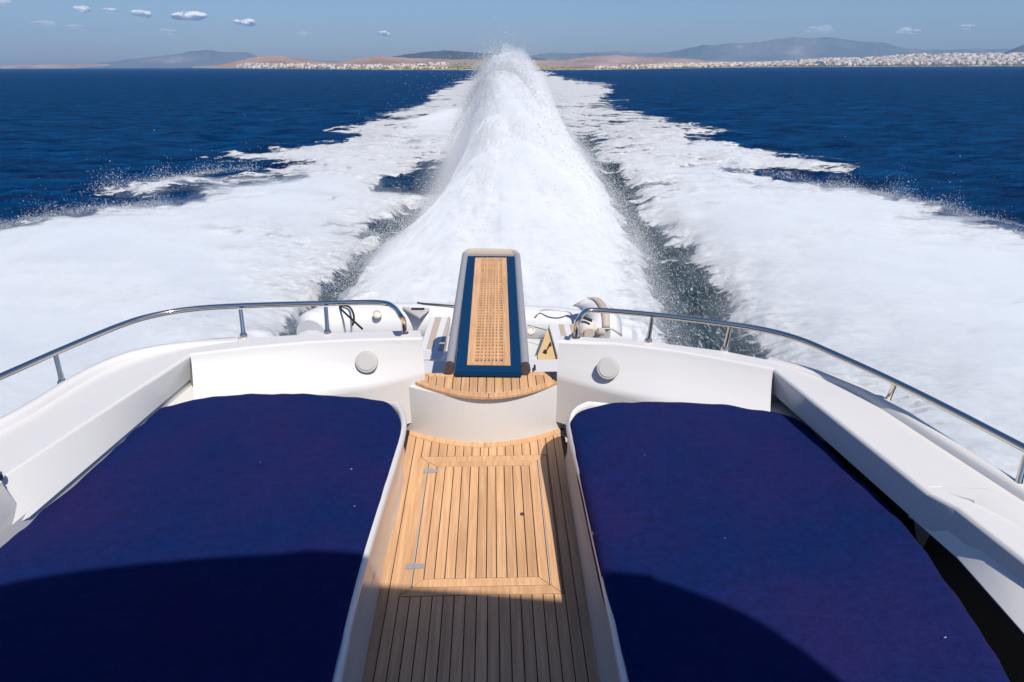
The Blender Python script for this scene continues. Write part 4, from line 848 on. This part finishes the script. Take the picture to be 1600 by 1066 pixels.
# shore land: rises from the waterline to the town's back edge
SHORE = [(300, 9000), (340, 7500), (400, 4200), (500, 2700), (600, 1900), (760, 1650), (900, 1500), (1000, 1900), (1080, 2600), (1200, 4200), (1400, 4800), (1600, 5200), (1760, 5600)]
TOPY = [(300, 104), (340, 102), (400, 100), (500, 102), (560, 103), (640, 101.5), (700, 99), (760, 99), (830, 100), (870, 103), (900, 106), (950, 104.5), (1000, 103), (1100, 100.5), (1200, 98.5), (1280, 95), (1350, 93.5), (1420, 88), (1500, 87), (1600, 86), (1760, 84)]
def land_pt(px, t):
    D = skyline(SHORE, px); k = .35; Y = D*(1+k*t); ys = skyline(TOPY, px)
    zt = CAMH+(hory(px)-ys)/FPX*D*(1+k)*1.16
    # lens: exact slope
    dirs = CF*FPX+CR*(np.asarray(px)[..., None]-800)-CU*(np.asarray(ys)[..., None]-533); s_ = dirs[..., 2]/dirs[..., 1]; sx = dirs[..., 0]/dirs[..., 1]
    zt = CAMH+s_*D*(1+k); zt = np.maximum(zt, 2.2); return sx*Y, Y, 1.2+(zt-1.2)*t**.9
pxs = np.linspace(300, 1760, 700); ts = np.concatenate([[-.01], np.linspace(0, 1, 26), [1.03]])
T_, X_ = np.meshgrid(ts, pxs, indexing='ij'); lx, ly, lz = land_pt(X_, np.maximum(T_, 0)); lz = lz+(fbm(lx*.01, ly*.01, 3, 4)-.5)*lz*.15
ly = np.where(T_ < 0, ly*.994, ly); lz = np.where((T_ < 0) | (T_ > 1), -2, lz)
id_ = np.arange(X_.size).reshape(X_.shape); F_ = np.stack([id_[:-1, :-1], id_[:-1, 1:], id_[1:, 1:], id_[1:, :-1]], -1).reshape(-1, 4)
top('shore', npmesh('shore', np.stack([lx, ly, lz], -1).reshape(-1, 3), F_, [LM4]), 'structure')
# buildings
def bmat(name, col, band):
    m, nt, b, o = nmat(name); L = nt.links.new; tc = N(nt, 'ShaderNodeTexCoord')
    wv = N(nt, 'ShaderNodeTexWave', i_Scale=1.0); wv.bands_direction = 'Z'; mp = N(nt, 'ShaderNodeMapping'); mp.inputs['Scale'].default_value = (.1, .1, .1); L(tc.outputs['Object'], mp.inputs[0]); L(mp.outputs[0], wv.inputs['Vector'])
    mx = N(nt, 'ShaderNodeMix', data_type='RGBA'); mx.inputs[6].default_value = (*[c*band for c in col], 1); mx.inputs[7].default_value = (*col, 1); L(wv.outputs[1], mx.inputs[0]); L(mx.outputs[2], b.inputs['Base Color']); b.inputs['Roughness'].default_value = .8; return m
BM = [bmat('facade_white', (.66, .62, .57), .5), bmat('facade_cream', (.56, .46, .36), .5), bmat('facade_pink', (.44, .30, .23), .55), bmat('facade_grey', (.22, .24, .28), .6)]
def bmesh_(kind, mi):
    mb = MB()
    mb.box((0, 0, .42), (1, .7, .84), 0, 0); mb.box((.05, 0, .90), (.8, .55, .12), 0, 0)
    if kind == 1: mb.box((-.18, .05, 1.05), (.3, .3, .25), 0, 0); mb.box((.72, .05, .3), (.44, .6, .6), 0, 0)
    if kind == 2:
        for k in range(3): mb.box((0, -.38, .2+.24*k), (.96, .08, .05), 0, 0)
        mb.box((.3, .1, 1.0), (.2, .2, .2), 0, 0)
    if kind == 3: mb.box((-.7, 0, .5), (.4, .5, 1.0), 0, 0); mb.box((.65, .1, .25), (.3, .5, .5), 0, 0)
    return mkmesh('apartment_block', mb, BM[mi], 0)
BV = [(bmesh_(k, m), k, m) for k in range(4) for m in (0, 0, 1, 2, 0, 1, 3)]
far_faces = MB(); nb_ = 0
def place(me, x, y, z, s, rz, label, group, cat='building', name='apartment_block'):
    o = bpy.data.objects.new(name, me); COL.objects.link(o); o.location = (x, y, z); o.scale = s; o.rotation_euler = (0, 0, rz); return tag(o, label, cat, group)
cand = []
for k in range(3800):
    q = rng.random()
    px = rng.uniform(1010, 1640) if q < .72 else (rng.uniform(345, 700) if q < .92 else rng.uniform(930, 1100))
    t = rng.random()**1.0*.97
    if px < 700 and rng.random() < .3: continue
    x, y, z = land_pt(np.array(float(px)), t); cand.append((t, px, float(x), float(y), float(z)))
lab_r = 'small pale apartment block among the dense seafront town right of the wash plume'
lab_l = 'tiny pale house on the low tan shore left of the wash plume'
cnt = 0; stuffV = []; stuffF = []; stuffM = []
for t, px, x, y, z in sorted(cand):
    wpx = rng.uniform(2.6, 6.6) if px > 1000 else rng.uniform(1.8, 4); hpx = rng.uniform(1.7, 3.6)*(1.25 if px > 1250 else .8); wd = wpx/FPX*y; ht = hpx/FPX*y
    s = (wd, wd*rng.uniform(.7, 1.2), ht); rz = rng.choice([0, .3, -.3, .6])+rng.normal()*.1
    if px > 1000 and t < .07: continue
    if cnt < 300 and ((px > 1000 and (t < .62)) or (px < 720 and rng.random() < .35)) and rng.random() < .45:
        me_, kk, mm_ = BV[rng.integers(len(BV))]
        cc_ = ['white', 'cream', 'reddish', 'grey'][mm_]; sh_ = ['plain flat roofed', 'stepped', 'balconied', 'low winged'][kk]
        sz_ = 'wide' if wpx > 5.8 else ('narrow' if wpx < 4.2 else 'square')
        zn_ = next(t_ for lim, t_ in [(420, 'at the left end of the tan shore'), (500, 'below the first tan hill on the left'), (600, 'between the two tan hills'), (800, 'below the dark hill left of the plume'), (1060, 'nearest the plume on the right'), (1130, 'left of the small beach'), (1200, 'below the left mountain shoulder'), (1260, 'left of the arched hall'), (1310, 'right behind the arched hall'), (1370, 'below the main mountain ridge'), (1430, 'where the town starts to climb'), (1490, 'on the slope right of the mountain'), (1550, 'on the slope near the right edge'), (1700, 'at the right edge of the view')] if px < lim)
        row_ = 'on the waterfront' if t < .15 else ('in front rows' if t < .3 else ('halfway up' if t < .45 else 'in the back rows'))
        place(me_, x, y, z-1, s, rz, f'{cc_} {sh_} block {row_}, {zn_}', 'blocks of the seafront town' if px > 800 else 'houses on the left shore'); cnt += 1
    else:
        c, s_ = math.cos(rz), math.sin(rz); o_ = len(stuffV)
        for zz in (-1, s[2]):
            for ax_, ay_ in ((-.5, -.4), (.5, -.4), (.5, .4), (-.5, .4)): stuffV.append((x+(ax_*s[0])*c-(ay_*s[1])*s_, y+(ax_*s[0])*s_+(ay_*s[1])*c, z+zz))
        stuffF += [(o_+4, o_+5, o_+6, o_+7), (o_, o_+1, o_+5, o_+4), (o_+1, o_+2, o_+6, o_+5), (o_+2, o_+3, o_+7, o_+6), (o_+3, o_, o_+4, o_+7)]; stuffM += [int(rng.choice([0, 0, 0, 1, 1, 2, 3]))]*5
me = npmesh('distant_houses', stuffV, stuffF, BM, smooth=False); me.polygons.foreach_set('material_index', stuffM)
top('distant_houses', me, 'stuff', 'remaining pale houses packed over the slopes of the seafront town', 'town')
# arched hall
x, y, z = land_pt(np.array(1281.0), .12); mb = MB(); secs = [[(-.5+.5*(1-math.cos(a)) if 0 else -.5*math.cos(a), yy_, .75*math.sin(a)) for a in np.linspace(0, math.pi, 15)] for yy_ in (-.3, .3)]
mb.loft(secs, cap=True); me = mkmesh('arched_hall', mb, plain('blue_roof', (.05, .11, .2), .5), 40); sz = 13/FPX*float(y); place(me, float(x), float(y), float(z)-1, (sz, sz, sz*.62), 0, 'blue grey arched hall on the waterfront below the town', None, 'hall', 'arched_hall')
x, y, z = land_pt(np.array(661.0), .45); mb = MB(); mb.box((0, 0, .3), (1, .5, .6), 0, 0); mb.box((0, 0, .72), (1.25, .8, .2), 1, 0)
me = mkmesh('long_hall', mb, [BM[0], plain('dark_roof', (.03, .03, .035), .7)], 0); sz = 14/FPX*float(y); place(me, float(x), float(y), float(z)-1, (sz, sz*.5, sz*.17), 0, 'white hall with a wide dark flat roof on the tan shore left of the plume', None, 'hall', 'long_hall')
# shore scrub and beach strip
TV = []; TF = []
ico = np.array([(0, 0, 1), (.894, 0, .447), (.276, .851, .447), (-.724, .526, .447), (-.724, -.526, .447), (.276, -.851, .447), (.724, .526, -.447), (-.276, .851, -.447), (-.894, 0, -.447), (-.276, -.851, -.447), (.724, -.526, -.447), (0, 0, -1)])
icf = [(0, 1, 2), (0, 2, 3), (0, 3, 4), (0, 4, 5), (0, 5, 1), (1, 6, 2), (2, 7, 3), (3, 8, 4), (4, 9, 5), (5, 10, 1), (6, 7, 2), (7, 8, 3), (8, 9, 4), (9, 10, 5), (10, 6, 1), (11, 7, 6), (11, 8, 7), (11, 9, 8), (11, 10, 9), (11, 6, 10)]
for k in range(1500):
    px = rng.uniform(1060, 1640) if rng.random() < .8 else rng.uniform(400, 1060); t = rng.uniform(.01, .09) if rng.random() < .6 else rng.uniform(.0, .9)
    if vnoise(np.array(px*.03), np.array(t*3), 5) < .4 and rng.random() < .8: continue
    x, y, z = land_pt(np.array(px), t); r = rng.uniform(.5, 1.3)/FPX*float(y); o_ = len(TV)
    for p in ico: TV.append((x+p[0]*r*rng.uniform(1, 2.2), y+p[1]*r, z+p[2]*r*rng.uniform(.6, 1.2)+r*.3))
    TF += [(o_+a, o_+b_, o_+c) for a, b_, c in icf]
top('shore_trees', npmesh('shore_trees', TV, TF, [plain('foliage', (.06, .085, .04), .9, var=.3, scale=.05)], smooth=False), 'stuff', 'dark green belt of trees along the far waterfront', 'trees')
# ------------------------------------------------------------------ HAZE AND CLOUDS
hm = bpy.data.materials.new('haze'); hm.use_nodes = True; nt = hm.node_tree; nt.nodes.clear()
pv_ = N(nt, 'ShaderNodeVolumePrincipled'); pv_.inputs['Color'].default_value = (.42, .68, 1.0, 1); pv_.inputs['Density'].default_value = HAZE; pv_.inputs['Anisotropy'].default_value = .1
oo = N(nt, 'ShaderNodeOutputMaterial'); nt.links.new(pv_.outputs[0], oo.inputs['Volume'])
mb = MB(); mb.box((0, 6000, 397), (27000, 18000, 806), 0, 0); me = mkmesh('haze', mb, hm, 0); top('haze', me, 'stuff', 'thin blue haze over the sea and the far shore', 'haze')
cm_, nt, b, o = nmat('cloud'); L = nt.links.new; b.inputs['Base Color'].default_value = (.95, .94, .92, 1); b.inputs['Roughness'].default_value = 1; b.inputs['Specular IOR Level'].default_value = 0
geo = N(nt, 'ShaderNodeNewGeometry'); n1 = N(nt, 'ShaderNodeTexNoise', i_Scale=.0045, i_Detail=6.0, i_Roughness=.6); L(geo.outputs['Position'], n1.inputs['Vector'])
mrc = N(nt, 'ShaderNodeMapRange', interpolation_type='SMOOTHSTEP'); mrc.name = 'dens'; mrc.inputs[1].default_value = .28; mrc.inputs[2].default_value = .52; mrc.inputs['To Max'].default_value = .9; L(n1.outputs[0], mrc.inputs[0])
ctr = N(nt, 'ShaderNodeBsdfTranslucent'); ctr.inputs['Color'].default_value = (.8, .8, .8, 1); cmx = N(nt, 'ShaderNodeMixShader'); cmx.inputs[0].default_value = .2; L(b.outputs[0], cmx.inputs[1]); L(ctr.outputs[0], cmx.inputs[2])
tp = N(nt, 'ShaderNodeBsdfTransparent'); ma = N(nt, 'ShaderNodeMixShader'); L(mrc.outputs[0], ma.inputs[0]); L(tp.outputs[0], ma.inputs[1]); L(cmx.outputs[0], ma.inputs[2]); L(ma.outputs[0], o.inputs['Surface'])
CL = [(302, 25, 38, 8, 1.0, 'largest white cloud, long and flat, high over the left mountain'), (383, 35, 18, 7, 1.0, 'small bright oval cloud just right of the long flat cloud'), (129, 15, 10, 6, .7, 'small slanting cloud near the top left corner'), (172, 16, 10, 4, .5, 'small faint cloud between the slanting one and the long flat cloud'), (220, 22, 15, 5.5, .8, 'small white cloud just left of the long flat cloud'), (599, 52, 8, 5, .8, 'lone tiny round cloud left of the wash plume'), (1421, 48, 20, 6, .45, 'wispy white cloud above the right mountain slope'), (1509, 42, 8, 4, .6, 'tiny white cloud nearest the top right corner'), (1280, 45, 22, 8, .25, 'faint hazy cloud above the highest mountain peak'), (72, 37, 18, 4, .3, 'thin faint cloud low at the far left'), (122, 42, 14, 3.5, .3, 'thin wisp below the slanting cloud at the left'), (266, 49, 10, 4, .3, 'faint wisp under the long flat cloud'), (473, 52, 7, 3.5, .25, 'tiny faint cloud between the oval cloud and the lone round one'), (4, 5, 12, 4, .5, 'cloud cut by the top left corner of the view')]
for i, (px, py_, wpx, hpx, dn, lab) in enumerate(CL):
    dist = 17000; d = ray(px, py_); c = CAM+d*(dist/d[1]); k = dist/FPX
    bm = bmesh.new()
    for j in range(7 if wpx > 9 else 4):
        ox = rng.uniform(-.62, .62); rr = (1-abs(ox))*rng.uniform(.75, 1.1)
        m4 = Matrix.Translation((ox*wpx*k, rng.normal()*60, rng.normal()*hpx*.16*k-rr*0))@Matrix.Diagonal((wpx*k*.5*rr+40, wpx*k*.3*rr+60, hpx*k*.62*rr+20, 1))
        bmesh.ops.create_icosphere(bm, subdivisions=3, radius=1.0, matrix=m4)
    for v in bm.verts:
        q = mnoise.noise(v.co*.006)*40+mnoise.noise(v.co*.018)*18; v.co += v.co.normalized()*q*.8
    me = bpy.data.meshes.new('cloud'); bm.to_mesh(me); bm.free()
    rm = cm_ if dn >= .95 else cm_.copy(); rm.node_tree.nodes['dens'].inputs['To Max'].default_value = .85*dn
    me.materials.append(rm); ob_ = bpy.data.objects.new('cloud', me); COL.objects.link(ob_); ob_.location = c; tag(ob_, lab, 'cloud', 'small clouds over the horizon')
    rmd = ob_.modifiers.new('remesh', 'REMESH'); rmd.mode = 'VOXEL'; rmd.voxel_size = 18
